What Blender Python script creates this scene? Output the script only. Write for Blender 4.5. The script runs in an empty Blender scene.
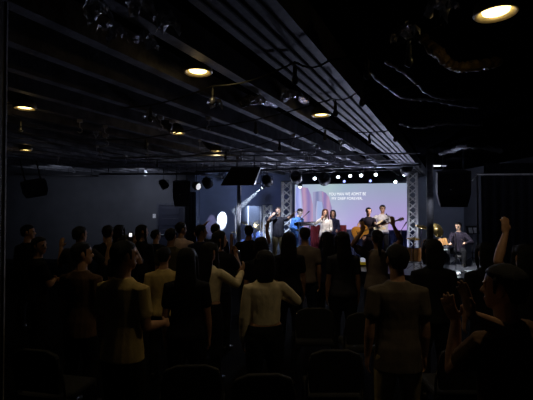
import bpy, bmesh, math, random
from mathutils import Vector, Matrix, Euler
random.seed(7)
PI = math.pi
scn = bpy.context.scene
COL = scn.collection
F = 400.0
CAM = Vector((0, 0, 1.98))
PITCH = math.radians(1.0)
V = Vector

# ------------------------------------------------------------------ camera maths
def ray(x, y):
    rx, ry = (x - 266.5) / F, (200 - y) / F
    c, s = math.cos(PITCH), math.sin(PITCH)
    return V((rx, c - ry * s, s + ry * c))
def at(x, y, d):
    r = ray(x, y)
    return CAM + r * (d / r.y)
def at_z(x, y, z):
    r = ray(x, y)
    return CAM + r * ((z - CAM.z) / r.z)
def hit(x, y, p0, n):
    r = ray(x, y)
    return CAM + r * ((p0 - CAM).dot(n) / r.dot(n))

# ------------------------------------------------------------------ materials
def srgb(c):
    return tuple(((v / 12.92) if v <= .04045 else ((v + .055) / 1.055) ** 2.4) for v in c)
def rgb(r, g, b):
    return srgb((r / 255, g / 255, b / 255))
MATS = {}
def mat(name, col, rough=.7, metal=0, noise=.25, scale=12, bump=0., bscale=40, emit=None, estr=0, spec=.5, stretch=None):
    if name in MATS: return MATS[name]
    m = bpy.data.materials.new(name); m.use_nodes = True
    nt = m.node_tree; N = nt.nodes; L = nt.links
    b = N['Principled BSDF']
    b.inputs['Roughness'].default_value = rough
    b.inputs['Metallic'].default_value = metal
    b.inputs['Specular IOR Level'].default_value = spec
    tc = N.new('ShaderNodeTexCoord')
    mp = N.new('ShaderNodeMapping')
    if stretch: mp.inputs['Scale'].default_value = stretch
    L.new(tc.outputs['Object'], mp.inputs[0])
    nz = N.new('ShaderNodeTexNoise'); nz.inputs['Scale'].default_value = scale; nz.inputs['Detail'].default_value = 3
    L.new(mp.outputs[0], nz.inputs['Vector'])
    rp = N.new('ShaderNodeValToRGB')
    lo = tuple(c * (1 - noise) for c in col); hi = tuple(min(1, c * (1 + noise)) for c in col)
    rp.color_ramp.elements[0].position = .3; rp.color_ramp.elements[1].position = .7
    rp.color_ramp.elements[0].color = (*lo, 1); rp.color_ramp.elements[1].color = (*hi, 1)
    L.new(nz.outputs['Fac'], rp.inputs[0]); L.new(rp.outputs[0], b.inputs['Base Color'])
    if bump:
        n2 = N.new('ShaderNodeTexNoise'); n2.inputs['Scale'].default_value = bscale; n2.inputs['Detail'].default_value = 4
        L.new(mp.outputs[0], n2.inputs['Vector'])
        bp = N.new('ShaderNodeBump'); bp.inputs['Strength'].default_value = bump; bp.inputs['Distance'].default_value = .03
        L.new(n2.outputs['Fac'], bp.inputs['Height']); L.new(bp.outputs[0], b.inputs['Normal'])
    if emit:
        b.inputs['Emission Color'].default_value = (*emit, 1); b.inputs['Emission Strength'].default_value = estr
    MATS[name] = m
    return m
def cloth(name, col, rough=.85):
    return mat('cloth_' + name, col, rough, noise=.18, scale=9, bump=.3, bscale=9, stretch=(1.6, 1.6, 1), spec=.15)
def emis(name, col, s):
    if name in MATS: return MATS[name]
    m = bpy.data.materials.new(name); m.use_nodes = True
    nt = m.node_tree; nt.nodes.clear()
    o = nt.nodes.new('ShaderNodeOutputMaterial'); e = nt.nodes.new('ShaderNodeEmission')
    nz = nt.nodes.new('ShaderNodeTexNoise'); nz.inputs['Scale'].default_value = 3
    mr = nt.nodes.new('ShaderNodeMapRange'); mr.inputs['To Min'].default_value = s * .92; mr.inputs['To Max'].default_value = s * 1.08
    nt.links.new(nz.outputs['Fac'], mr.inputs[0]); nt.links.new(mr.outputs[0], e.inputs[1])
    e.inputs[0].default_value = (*col, 1); nt.links.new(e.outputs[0], o.inputs[0])
    MATS[name] = m
    return m

M_BLACK = mat('black_paint', (.012, .012, .014), .55, bump=.1)
M_BLACKPL = mat('black_plastic', (.014, .014, .016), .4, bump=.15, bscale=90)
M_MATTE = mat('black_matte', (.006, .006, .008), .8)
M_STEEL = mat('brushed_aluminium', (.72, .73, .77), .45, .35, noise=.12, scale=20)
M_CHROME = mat('chrome', (.75, .75, .77), .12, 1, noise=.05)
M_DKSTEEL = mat('dark_steel', (.05, .05, .055), .45, .6)
M_BEAM = mat('joist_grey', (.19, .195, .22), .6, noise=.45, scale=5, bump=.25, bscale=24)
M_DUCT = mat('soffit_grey', (.105, .108, .125), .6, noise=.35, scale=4, bump=.2, bscale=20)
M_FOIL = mat('foil_wrap', (.5, .5, .54), .22, .9, noise=.3, scale=25, bump=1.0, bscale=45)
M_PIPE = mat('pipe_grey', (.38, .39, .44), .4, .3, noise=.3, scale=8)
M_CABLE = mat('cable_rubber', (.02, .02, .02), .45)
M_GLASSB = mat('dim_bulb_glass', (.05, .05, .06), .12, 0, noise=.05, spec=.9)

# ------------------------------------------------------------------ mesh helpers
class MB:
    def __init__(self): self.v = []; self.f = []
    def box(self, c, s, R=None):
        c = V(c); s = V(s) / 2; i = len(self.v)
        for dx in (-1, 1):
            for dy in (-1, 1):
                for dz in (-1, 1):
                    p = V((dx * s.x, dy * s.y, dz * s.z))
                    if R is not None: p = R @ p
                    self.v.append(c + p)
        for q in ((0, 1, 3, 2), (4, 6, 7, 5), (0, 4, 5, 1), (2, 3, 7, 6), (0, 2, 6, 4), (1, 5, 7, 3)):
            self.f.append([i + k for k in q])
        return self
    def rings(self, rings, T=None):
        i = len(self.v); n = len(rings[0])
        for r in rings:
            for p in r: self.v.append(T(V(p)) if T else V(p))
        for k in range(len(rings) - 1):
            for j in range(n):
                a = i + k * n + j; b = i + k * n + (j + 1) % n
                self.f.append([a, b, b + n, a + n])
        for k, rv in ((0, True), (len(rings) - 1, False)):
            c = sum((self.v[i + k * n + j] for j in range(n)), V()) / n
            ci = len(self.v); self.v.append(c)
            for j in range(n):
                a = i + k * n + j; b = i + k * n + (j + 1) % n
                self.f.append([b, a, ci] if rv else [a, b, ci])
        return self
    def tube(self, pts, rad, n=8, T=None, ref=None, flat=1.0, cap=True):
        """tube along pts; rad number or list; rounded ends; flat squashes along second axis"""
        pts = [V(p) for p in pts]
        if not isinstance(rad, (list, tuple)): rad = [rad] * len(pts)
        rad = list(rad)
        if cap:
            d0 = (pts[0] - pts[1]).normalized(); d1 = (pts[-1] - pts[-2]).normalized()
            a = [pts[0] + d0 * rad[0] * .85, pts[0] + d0 * rad[0] * .5]; ar = [rad[0] * .4, rad[0] * .85]
            b = [pts[-1] + d1 * rad[-1] * .5, pts[-1] + d1 * rad[-1] * .85]; br = [rad[-1] * .85, rad[-1] * .4]
            pts = a + pts + b; rad = ar + rad + br
        R = []
        u = None
        for k, p in enumerate(pts):
            t = (pts[min(k + 1, len(pts) - 1)] - pts[max(k - 1, 0)]).normalized()
            if u is None:
                rf = V(ref) if ref is not None else (V((0, 0, 1)) if abs(t.z) < .9 else V((1, 0, 0)))
                u = rf - t * rf.dot(t)
            else:
                u = u - t * u.dot(t)
            u.normalize()
            w = t.cross(u)
            R.append([p + (u * math.cos(2 * PI * j / n) + w * math.sin(2 * PI * j / n) * flat) * rad[k] for j in range(n)])
        return self.rings(R, T)
    def loft(self, lv, n=16, T=None):
        """lv: (z, cx, rx, y0, y1)"""
        R = []
        for (z, cx, rx, y0, y1) in lv:
            cy = (y0 + y1) / 2; ry = abs(y1 - y0) / 2
            R.append([V((cx + rx * math.cos(2 * PI * j / n), cy + ry * math.sin(2 * PI * j / n), z)) for j in range(n)])
        return self.rings(R, T)
    def ball(self, c, r, T=None, n=10):
        c = V(c); r = V((r, r, r)) if isinstance(r, (int, float)) else V(r)
        R = []
        for k in range(1, 8):
            a = PI * k / 8 - PI / 2
            R.append([c + V((r.x * math.cos(a) * math.cos(2 * PI * j / n), r.y * math.cos(a) * math.sin(2 * PI * j / n), r.z * math.sin(a))) for j in range(n)])
        R = [[c + (p - c) * .35 - V((0, 0, r.z * .05)) for p in R[0]]] + R + [[c + (p - c) * .35 + V((0, 0, r.z * .05)) for p in R[-1]]]
        R[0] = [V((c.x + (p.x - c.x), c.y + (p.y - c.y), c.z - r.z)) for p in R[0]]
        R[-1] = [V((c.x + (p.x - c.x), c.y + (p.y - c.y), c.z + r.z)) for p in R[-1]]
        return self.rings(R, T)
    def lathe(self, prof, n=20, c=(0, 0, 0), R=None):
        """prof: list of (radius, z)"""
        c = V(c)
        rr = []
        for (r, z) in prof:
            ring = []
            for j in range(n):
                p = V((r * math.cos(2 * PI * j / n), r * math.sin(2 * PI * j / n), z))
                if R is not None: p = R @ p
                ring.append(c + p)
            rr.append(ring)
        return self.rings(rr)
    def prism(self, poly, d0, d1, fn):
        """poly 2D outline, fn(u,v,w)->point"""
        i = len(self.v); n = len(poly)
        for w in (d0, d1):
            for (u, v) in poly: self.v.append(V(fn(u, v, w)))
        self.f.append([i + k for k in range(n)][::-1]); self.f.append([i + n + k for k in range(n)])
        for k in range(n):
            a, b = i + k, i + (k + 1) % n
            self.f.append([a, b, b + n, a + n])
        return self
    def mesh(self, name):
        me = bpy.data.meshes.new(name); me.from_pydata([tuple(p) for p in self.v], [], self.f)
        bm = bmesh.new(); bm.from_mesh(me)
        bmesh.ops.recalc_face_normals(bm, faces=bm.faces)
        bm.to_mesh(me); bm.free()
        return me
    def build(self, name, m, parent=None, bevel=0, smooth=False):
        me = self.mesh(name)
        me.materials.append(m)
        if smooth:
            for p in me.polygons: p.use_smooth = True
        o = bpy.data.objects.new(name, me); COL.objects.link(o)
        if parent is not None: o.parent = parent
        if bevel:
            b = o.modifiers.new('bevel', 'BEVEL'); b.width = bevel; b.segments = 2; b.limit_method = 'ANGLE'
        return o

def tag(o, label, cat, group=None, kind=None):
    o['label'] = label; o['category'] = cat
    if group: o['group'] = group
    if kind: o['kind'] = kind
    return o
def thing(name, label, cat, loc=(0, 0, 0), rz=0, group=None, rot=None):
    o = bpy.data.objects.new(name, None); COL.objects.link(o)
    o.location = loc; o.empty_display_size = .1
    o.rotation_euler = rot if rot is not None else (0, 0, rz)
    return tag(o, label, cat, group)
def struct(o):
    o['kind'] = 'structure'; return o
def dup(root, loc, rot, label, group=None):
    r = root.copy(); COL.objects.link(r); r.location = loc; r.rotation_euler = rot; r['label'] = label
    if group: r['group'] = group
    for ch in list(root.children):
        c = ch.copy(); COL.objects.link(c); c.parent = r
        for g in list(ch.children):
            d = g.copy(); COL.objects.link(d); d.parent = c
    return r

# ------------------------------------------------------------------ lights
def aim(o, p, q):
    o.location = p
    o.rotation_euler = (V(q) - V(p)).to_track_quat('-Z', 'Y').to_euler()
def spot(name, p, q, watts, col, ang=50, blend=.5, rad=.05):
    if name[:4] in ('key_', 'wash'): p = V(p) + (V(q) - V(p)).normalized() * .34
    l = bpy.data.lights.new(name, 'SPOT'); l.energy = watts; l.color = col
    l.spot_size = math.radians(ang); l.spot_blend = blend; l.shadow_soft_size = rad
    o = bpy.data.objects.new(name, l); COL.objects.link(o); aim(o, p, q); return o
def area(name, p, q, watts, col, sx, sy):
    l = bpy.data.lights.new(name, 'AREA'); l.energy = watts; l.color = col; l.shape = 'RECTANGLE'; l.size = sx; l.size_y = sy
    o = bpy.data.objects.new(name, l); COL.objects.link(o); aim(o, p, q); return o
def point(name, p, watts, col, rad=.05):
    l = bpy.data.lights.new(name, 'POINT'); l.energy = watts; l.color = col; l.shadow_soft_size = rad
    o = bpy.data.objects.new(name, l); COL.objects.link(o); o.location = p; return o

# ================================================================== ROOM
XL, XR, YB, YF, ZC = -9.8, 7.6, -2.4, 15.4, 3.42
XS, YS = -2.55, 14.3          # where the left back wall ends and the stage recess begins
ST = .28                      # stage height
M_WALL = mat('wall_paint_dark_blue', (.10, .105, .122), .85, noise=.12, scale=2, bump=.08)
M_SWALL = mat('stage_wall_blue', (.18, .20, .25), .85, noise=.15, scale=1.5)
M_FLOOR = mat('dark_carpet', (.006, .006, .007), .95, noise=.4, scale=60, bump=.3, bscale=200, spec=.03)
M_CEIL = mat('black_ceiling', (.0022, .0022, .0027), .8, noise=.4, scale=6, bump=.4, bscale=9, spec=0.0)
def plate(name, pts, thick, m):
    """vertical wall from list of 2 xy points, with thickness to the outside"""
    (x0, y0), (x1, y1) = pts
    a, b = V((x0, y0, 0)), V((x1, y1, 0)); t = (b - a).normalized(); n = V((t.y, -t.x, 0))
    mb = MB()
    c = (a + b) / 2 + n * thick / 2 + V((0, 0, ZC / 2))
    R = Matrix.Rotation(math.atan2(t.y, t.x), 3, 'Z')
    mb.box(c, ((b - a).length, thick, ZC), R)
    return struct(mb.build(name, m))
struct(MB().box(((XL + XR) / 2, (YB + YF) / 2, -.05), (XR - XL + .4, YF - YB + .4, .1)).build('floor', M_FLOOR))
struct(MB().box(((XL + XR) / 2, (YB + YF) / 2, ZC + .05), (XR - XL + .4, YF - YB + .4, .1)).build('ceiling', M_CEIL))
plate('wall_left', [(XL, YB), (XL, YS)][::-1], .1, M_WALL)
plate('wall_back_left', [(XS, YS), (XL, YS)], .1, M_WALL)
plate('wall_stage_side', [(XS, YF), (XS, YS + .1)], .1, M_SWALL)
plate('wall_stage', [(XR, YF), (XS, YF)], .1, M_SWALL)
plate('wall_right', [(XR, YB), (XR, YF)], .1, M_WALL)
plate('wall_rear', [(XL, YB), (XR, YB)], .1, M_WALL)
struct(MB().box(((XL + XS) / 2, YS - .012, .06), (XS - XL, .02, .12)).build('baseboard_back_left', M_BLACK))

# near pillar at the left edge of the view
pp = at(1.5, 207, 2.3)
pil = MB().box((pp.x - .113, 2.3, ZC / 2), (.16, .16, ZC)).build('trim_1', M_BLACK, bevel=.006); struct(pil)
MB().box((pp.x - .03, 2.375, ZC / 2), (.008, .014, ZC - .02)).build('lit_edge', M_BEAM, pil)  # paler strip stands in for light along the pillar's edge

# door in the left back wall
dl, dr = at(157, 207, YS - .05), at(185, 207, YS - .05)
dw = dr.x - dl.x; dxc = (dl.x + dr.x) / 2; dh = 2.06
M_DOOR = mat('door_paint', (.030, .034, .06), .5, noise=.15)
door = MB().box((dxc, YS - .03, dh / 2), (dw - .12, .05, dh - .04)).build('door_1', M_DOOR, bevel=.006); struct(door)
fr = MB()
fr.box((dxc - dw / 2 + .03, YS - .045, dh / 2), (.07, .09, dh)).box((dxc + dw / 2 - .03, YS - .045, dh / 2), (.07, .09, dh)).box((dxc, YS - .045, dh + .03), (dw, .09, .07))
fr.build('door_frame', mat('door_frame_paint', (.06, .065, .09), .5), door)
for k in range(5):
    MB().box((dxc, YS - .06, .3 + k * .38), (dw - .35, .02, .26)).build('door_panel', M_DOOR, door, bevel=.01)
MB().tube([(dxc - dw / 2 + .14, YS - .06, 1.0), (dxc - dw / 2 + .14, YS - .11, 1.0), (dxc - dw / 2 + .26, YS - .11, 1.0)], .011).build('door_handle', M_STEEL, door)
# light switch plate
sp = at(154.3, 216, YS - .012)
sw = thing('wall_plate', 'small white wall plate beside the dark door', 'wall plate', sp)
MB().box((0, 0, 0), (.11, .02, .15)).build('cover_plate', mat('white_plate', (.8, .8, .85), .4, emit=(.5, .52, .62), estr=.06), sw, bevel=.005)  # faint emission in the plate makes it look lit
MB().box((0, -.014, 0), (.03, .012, .06)).build('switch', mat('white_plate', (.8, .8, .85)), sw)

# stage platform
stage_poly = [(XS + .02, YF - .02), (XS + .02, 11.9), (1.5, 11.2), (4.2, 9.6), (XR - .02, 9.6), (XR - .02, YF - .02)]
M_STAGE = mat('stage_floor', (.06, .062, .075), .3, noise=.25, scale=5)
st_o = MB().prism(stage_poly, 0, ST, lambda u, v, w: (u, v, w)).build('floor_stage', M_STAGE); struct(st_o)

# ================================================================== CEILING BEAMS
TH = math.radians(25.0)
U = V((math.sin(TH), math.cos(TH), 0)); W = V((math.cos(TH), -math.sin(TH), 0))
def vof(x, y, z):
    return at_z(x, y, z).dot(W)
def span(v, lo=-4, hi=30, m=.12):
    ok = []
    s = lo
    while s < hi:
        p = U * s + W * v
        ymax = (YS if p.x < XS + .15 else YF) - m
        if XL + m < p.x < XR - m and YB + m < p.y < ymax: ok.append(s)
        s += .05
    return (min(ok), max(ok)) if len(ok) > 4 else None
def beam(name, v0, v1, z0, z1, m, parent=None, lo=-4, hi=30):
    ss = span(v0, lo, hi); s2 = span(v1, lo, hi)
    if not ss or not s2: return None
    a, b = max(ss[0], s2[0]), min(ss[1], s2[1])
    mb = MB(); c = U * ((a + b) / 2) + W * ((v0 + v1) / 2) + V((0, 0, (z0 + z1) / 2))
    mb.box(c, (abs(v1 - v0), b - a, z1 - z0), Matrix.Rotation(-TH, 3, 'Z'))
    return mb.build(name, m, parent)
vL, vR = vof(340, 119, 3.16), vof(372, 112, 3.16)
sof = beam('trim_2', vL, vR, 3.16, ZC - .001, M_DUCT); struct(sof)
for k in range(4):            # pipes strapped under the soffit
    vv = vL + (vR - vL) * (.18 + .21 * k)
    s0, s1 = span(vv)
    o = MB().tube([U * s0 + W * vv + V((0, 0, 3.147)), U * (s1 - .3) + W * vv + V((0, 0, 3.147))], .010, 8).build('ceiling_conduit', M_MATTE)
    tag(o, ['leftmost', 'second from left', 'third from left', 'rightmost'][k] + ' of four black conduits under the wide grey soffit', 'conduit', 'conduits under the soffit')
# joists left of the soffit
v = vof(220, 69, 3.2); k = 0
while v > -12.5:
    o = beam('trim_%d' % (3 + k), v - .055, v + .055, 3.2, ZC - .001, M_BEAM)
    if o: struct(o)
    v -= .57; k += 1
# one cross beam near the stage and black beams right of the soffit
for kk, vv in enumerate(()):
    o = beam('trim_%d' % (40 + kk), vv - .06, vv + .06, 3.26, ZC - .001, M_BLACK)
    if o: struct(o)

# ================================================================== DOWNLIGHTS
DL = [(198, 72, 9), (321, 115, 8), (496, 13, 10), (25, 108, 7), (177, 133, 7), (26, 150, 7), (216, 151, 6)]
DLN = ['large warm recessed downlight shining on the upper left ceiling', 'warm downlight beside the wide grey soffit',
       'bright yellow downlight in the upper right corner of the ceiling', 'warm downlight at the far left edge, the nearer of two',
       'warm downlight on a dark joist left of center, midway back', 'warm downlight at the far left edge, the farther of two', 'smallest warm downlight, above the dark hanging loudspeaker']
M_LENS = emis('downlight_glow', (1, .78, .28), 5.5)
M_RING = mat('downlight_trim', (.35, .30, .2), .35, .3)
dl_pos = []
for (x, y, r), lab, pw in zip(DL, DLN, (8, 10, 12, 3, 5, 3, 4)):
    p = at_z(x, y, 3.175); dl_pos.append(p)
    t = thing('downlight', lab, 'ceiling light', p, 0, 'recessed downlights')
    MB().lathe([(.085, .10), (.12, .06), (.13, .0), (.115, -.012), (.098, .005), (.08, .05), (.08, .09)], 24).build('trim_ring', M_RING, t, smooth=True)
    MB().lathe([(.001, .012), (.075, .006), (.08, .02), (.001, .03)], 24).build('lens', M_LENS, t)
    MB().lathe([(.06, .10), (.06, .24)], 16).build('can', M_BLACK, t)
    spot('downlight_lamp', p + V((0, 0, -.02)), p + V((0, 0, -3)), pw, (1, .78, .45), 125, .6, .06)
    point('downlight_spill', p + V((0, 0, -.06)), .30, (1, .68, .28), .03)

# ================================================================== STRING LIGHTS
M_SOCK = mat('socket_black', (.01, .01, .01), .4)
def string_light(pix, bulbs, z, label):
    pts = [at_z(x, y, zz) for (x, y, zz) in pix]
    t = thing('string_light', label, 'string light', pts[0], 0, 'cafe string lights under the joists')
    o0 = pts[0]
    path = []
    for a, b in zip(pts[:-1], pts[1:]):
        for k in range(8):
            f = k / 8; path.append(a.lerp(b, f) - o0 - V((0, 0, .05 * math.sin(PI * f))))
    path.append(pts[-1] - o0)
    MB().tube(path, .008, 6).build('cable', M_CABLE, t)
    for (x, y, zz) in bulbs:
        p = at_z(x, y, zz) - o0
        # hang below the nearest cable point
        q = min(path, key=lambda c: (c.x - p.x) ** 2 + (c.y - p.y) ** 2)
        s = MB().tube([q, q + V((0, 0, -.05))], .005, 6).tube([q + V((0, 0, -.04)), q + V((0, 0, -.095))], .017, 10).build('socket', M_SOCK, t)
        MB().lathe([(.012, 0), (.017, -.014), (.027, -.036), (.029, -.058), (.020, -.078), (.003, -.088)], 14, q + V((0, 0, -.095))).build('bulb', M_GLASSB, s, smooth=True)
string_light([(120, 108, 3.12), (213, 86, 3.12), (295, 62, 3.12), (330, 60, 3.1), (440, 25, 3.15)], [(152, 101, 3.1), (213, 86, 3.1), (295, 62, 3.1), (360, 47, 3.1), (405, 35, 3.1)], 3.1, 'nearest string of unlit clear bulbs, crossing below the wide soffit')
string_light([(5, 113, 3.12), (100, 140, 3.12), (200, 128, 3.12), (332, 99, 3.12), (362, 88, 3.12), (430, 80, 3.15)], [(18, 117, 3.1), (140, 136, 3.1), (250, 117, 3.1), (332, 99, 3.1), (362, 88, 3.1)], 3.1, 'second string of unlit clear bulbs, running past the left downlight')
string_light([(140, 160, 3.12), (220, 150, 3.12), (274, 140, 3.12), (325, 128, 3.12), (395, 130, 3.12), (440, 132, 3.15)], [(160, 158, 3.1), (220, 150, 3.1), (274, 140, 3.1), (325, 128, 3.1), (374, 129, 3.1), (395, 130, 3.1)], 3.1, 'farthest string of unlit clear bulbs, nearest the stage')

# ================================================================== FLEXIBLE DUCTS / FOIL WRAPS ON THE RIGHT CEILING
M_TAPE = mat('silver_cable_wrap', (.42, .42, .47), .3, .7, noise=.5, scale=30, bump=.8, bscale=60)
M_DUCTB = mat('brown_flex_duct', (.34, .25, .12), .35, .2, noise=.3, scale=14, bump=1.0, bscale=26)
def flex(name, pix, r, m, label, cat, wob=.012, n=10):
    P = [at_z(x, y, z) for (x, y, z) in pix]
    path = []
    for i in range(len(P) - 1):
        p0, p1, p2, p3 = P[max(i - 1, 0)], P[i], P[i + 1], P[min(i + 2, len(P) - 1)]
        for k in range(10):
            t = k / 10
            c = .5 * ((2 * p1) + (p2 - p0) * t + (2 * p0 - 5 * p1 + 4 * p2 - p3) * t * t + (3 * p1 - p0 - 3 * p2 + p3) * t ** 3)
            path.append(c + V((random.uniform(-wob, wob), random.uniform(-wob, wob), random.uniform(-wob, wob) * .7)))
    path.append(P[-1])
    rad = [r * random.uniform(.8, 1.2) for _ in path]
    o = MB().tube(path, rad, n).build(name, m)
    return tag(o, label, cat)
flex('ceiling_cable', [(386, 62, 3.2), (405, 74, 3.17), (428, 94, 3.12), (445, 99, 3.12), (470, 99, 3.16)], .012, M_TAPE, 'upper of two silvery cables swooping across the black ceiling', 'cable', .008)
flex('ceiling_cable', [(368, 71, 3.2), (385, 86, 3.15), (405, 98, 3.12), (430, 100, 3.12), (455, 105, 3.14), (478, 108, 3.18)], .013, M_TAPE, 'lower of two silvery cables swooping across the black ceiling', 'cable', .008)
flex('ceiling_cable', [(400, 124, 3.2), (420, 128, 3.14), (445, 124, 3.13), (482, 125, 3.2)], .014, M_TAPE, 'short silvery cable on the ceiling above the hanging loudspeaker', 'cable', .012)
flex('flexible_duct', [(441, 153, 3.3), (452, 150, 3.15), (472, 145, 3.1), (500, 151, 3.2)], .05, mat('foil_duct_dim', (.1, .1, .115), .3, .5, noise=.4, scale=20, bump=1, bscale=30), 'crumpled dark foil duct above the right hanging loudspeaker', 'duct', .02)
flex('flexible_duct', [(421, 37, 3.41), (440, 54, 3.18), (455, 67, 3.1), (475, 66, 3.1), (498, 62, 3.2)], .04, M_DUCTB, 'brown crumpled flexible duct under the upper right downlight', 'duct', .012)
flex('flexible_duct', [(240, 103, 3.3), (250, 100, 3.22), (264, 100, 3.22), (276, 104, 3.3)], .055, M_FOIL, 'silvery crumpled duct between two joists left of the wide soffit', 'duct', .014)
flex('flexible_duct', [(282, 100, 3.3), (289, 93, 3.22), (298, 95, 3.22), (306, 100, 3.3)], .05, M_FOIL, 'silvery crumpled duct touching the left edge of the wide soffit', 'duct', .014)
M_GLINT = mat('crinkled_foil', (.75, .76, .8), .3, .7, noise=.4, scale=20, bump=1, bscale=30)
# crumpled foil scraps placed unattached under the joists to catch light
FO = [(96, 10, 'near the top left of the ceiling'), (114, 31, 'beside the top left joist'), (145, 41, 'under a joist left of the top center'), (166, 22, 'high above the left joists'), (140, 5, 'at the top edge of the view'),
      (257, 100, 'left of the warm downlight by the soffit'), (288, 94, 'between joist and wide soffit'), (215, 103, 'between the first two left joists'), (150, 116, 'above the far left downlights'), (404, 33, 'on the right ceiling near the long cable'), (440, 8, 'left of the upper right downlight'), (98, 134, 'above the left wall')]
for (x, y, lab) in FO:
    p = at_z(x, y, 3.14)
    fm = MB(); n = 8
    for a in range(n):
        for b in range(n):
            fm.v.append(V(((a - 3.5) * .022 + random.uniform(-.012, .012), (b - 3.5) * .026 + random.uniform(-.014, .014), random.uniform(-.03, .03) - .004 * ((a - 3.5) ** 2 + (b - 3.5) ** 2) + .05)))
    for a in range(n - 1):
        for b in range(n - 1):
            if random.random() < .85: fm.f.append([a * n + b, a * n + b + 1, (a + 1) * n + b + 1, (a + 1) * n + b])
    o = fm.build('foil_scrap', M_GLINT); o.location = p
    tag(o, 'crumpled silvery foil scrap ' + lab, 'foil', 'foil scraps between the joists')

# ================================================================== TRUSS
def lattice(mb, h, w, n, r):
    hw = w / 2
    cs = [(-hw, -hw), (hw, -hw), (hw, hw), (-hw, hw)]
    for k in range(n):
        z0, z1 = h * k / n, h * (k + 1) / n
        for i in range(4):
            a, b = cs[i], cs[(i + 1) % 4]
            if k % 2: a, b = b, a
            mb.tube([(a[0], a[1], z0), (b[0], b[1], z1)], r, 5, cap=False)
            if i in (0,): mb.tube([(b[0], b[1], z0), (a[0], a[1], z1)], r, 5, cap=False)
        
def truss(px, d, h, w, n, label, base=ST):
    p = at(px, 207, d); p.z = base
    t = thing('lighting_truss', label, 'truss', p, math.radians(-12))
    hw = w / 2 
    for (x, y) in ((-hw, -hw), (hw, -hw), (hw, hw), (-hw, hw)):
        MB().tube([(x, y, .02), (x, y, h)], .022, 8).build('chord', M_STEEL, t, smooth=True)
    mb = MB(); lattice(mb, h, w, n, .012); mb.build('lattice', M_STEEL, t)
    MB().box((0, 0, .012), (w + .14, w + .14, .024)).build('base_plate', M_DKSTEEL, t)
    MB().box((0, 0, h + .01), (w + .06, w + .06, .02)).build('top_plate', M_DKSTEEL, t)
    spot('truss_warmer', p + V((-.05, -.75, .25)), p + V((0, -.05, h * .75)), 55, (.85, .9, 1), 60, .8, .05)  # added spot that brightens the truss face, no fixture modelled
    return t
truss(286.8, 13.5, 2.55, .29, 10, 'tall silver box truss left of the screen behind the worship leader')
truss(412.5, 12.3, 2.75, .25, 12, 'tall silver box truss right of the screen')
truss(267.5, 12.9, 1.76, .23, 8, 'short silver box truss beside the left drum kit')

# columns
M_COLM = mat('column_paint', (.22, .22, .25), .6)
def column(px, d, r, label, base):
    p = at(px, 207, d); p.z = base
    t = thing('steel_column', label, 'column', p)
    MB().tube([(0, 0, .0), (0, 0, ZC - base - .002)], r, 20, cap=False).build('shaft', M_COLM, t, smooth=True)
    MB().box((0, 0, .01), (r * 3, r * 3, .02)).build('base_plate', M_COLM, t)
    return t, p
ct, cp = column(239, 12.6, .062, 'thin dark round column left of the stage', ST)
MB().tube([(.05, -.055, 1.0), (.05, -.055, 2.45)], .012, 8).build('cable_conduit', mat('white_conduit', (.6, .6, .66), .4), ct)
column(430, 9.9, .08, 'black round column at stage right beside the drum kit', ST)

# ================================================================== SCREEN
SL, SR = at(295, 207, 14.25), at(409.5, 207, 13.25)
sdir = V((SR.x - SL.x, SR.y - SL.y, 0)); sw_ = sdir.length; sdir.normalize()
srz = math.atan2(sdir.y, sdir.x)
snrm = V((sdir.y, -sdir.x, 0))        # towards the audience
smid = (SL + SR) / 2
ZT, ZB = at(409, 183, 13.25).z, at(352, 229.5, 13.75).z
scr = thing('led_screen', 'wide lavender led screen with white lyrics behind the band', 'screen', (smid.x, smid.y, ST), srz)
bpy.context.view_layer.update()
def sloc(px, py, off=0.):
    h = hit(px, py, V((smid.x, smid.y, 0)), snrm)
    r = h - V((smid.x, smid.y, ST))
    return V((r.dot(sdir), -.03 - off, r.z))
MB().box((0, .05, (ZT + ZB) / 2 - ST), (sw_ + .06, .10, ZT - ZB + .06)).build('cabinet', M_BLACK, scr)
for sx in (-1, 1):
    MB().box((sx * sw_ * .35, .15, (ZB - ST) / 2), (.08, .08, ZB - ST)).build('support_post', M_BLACK, scr)
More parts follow.
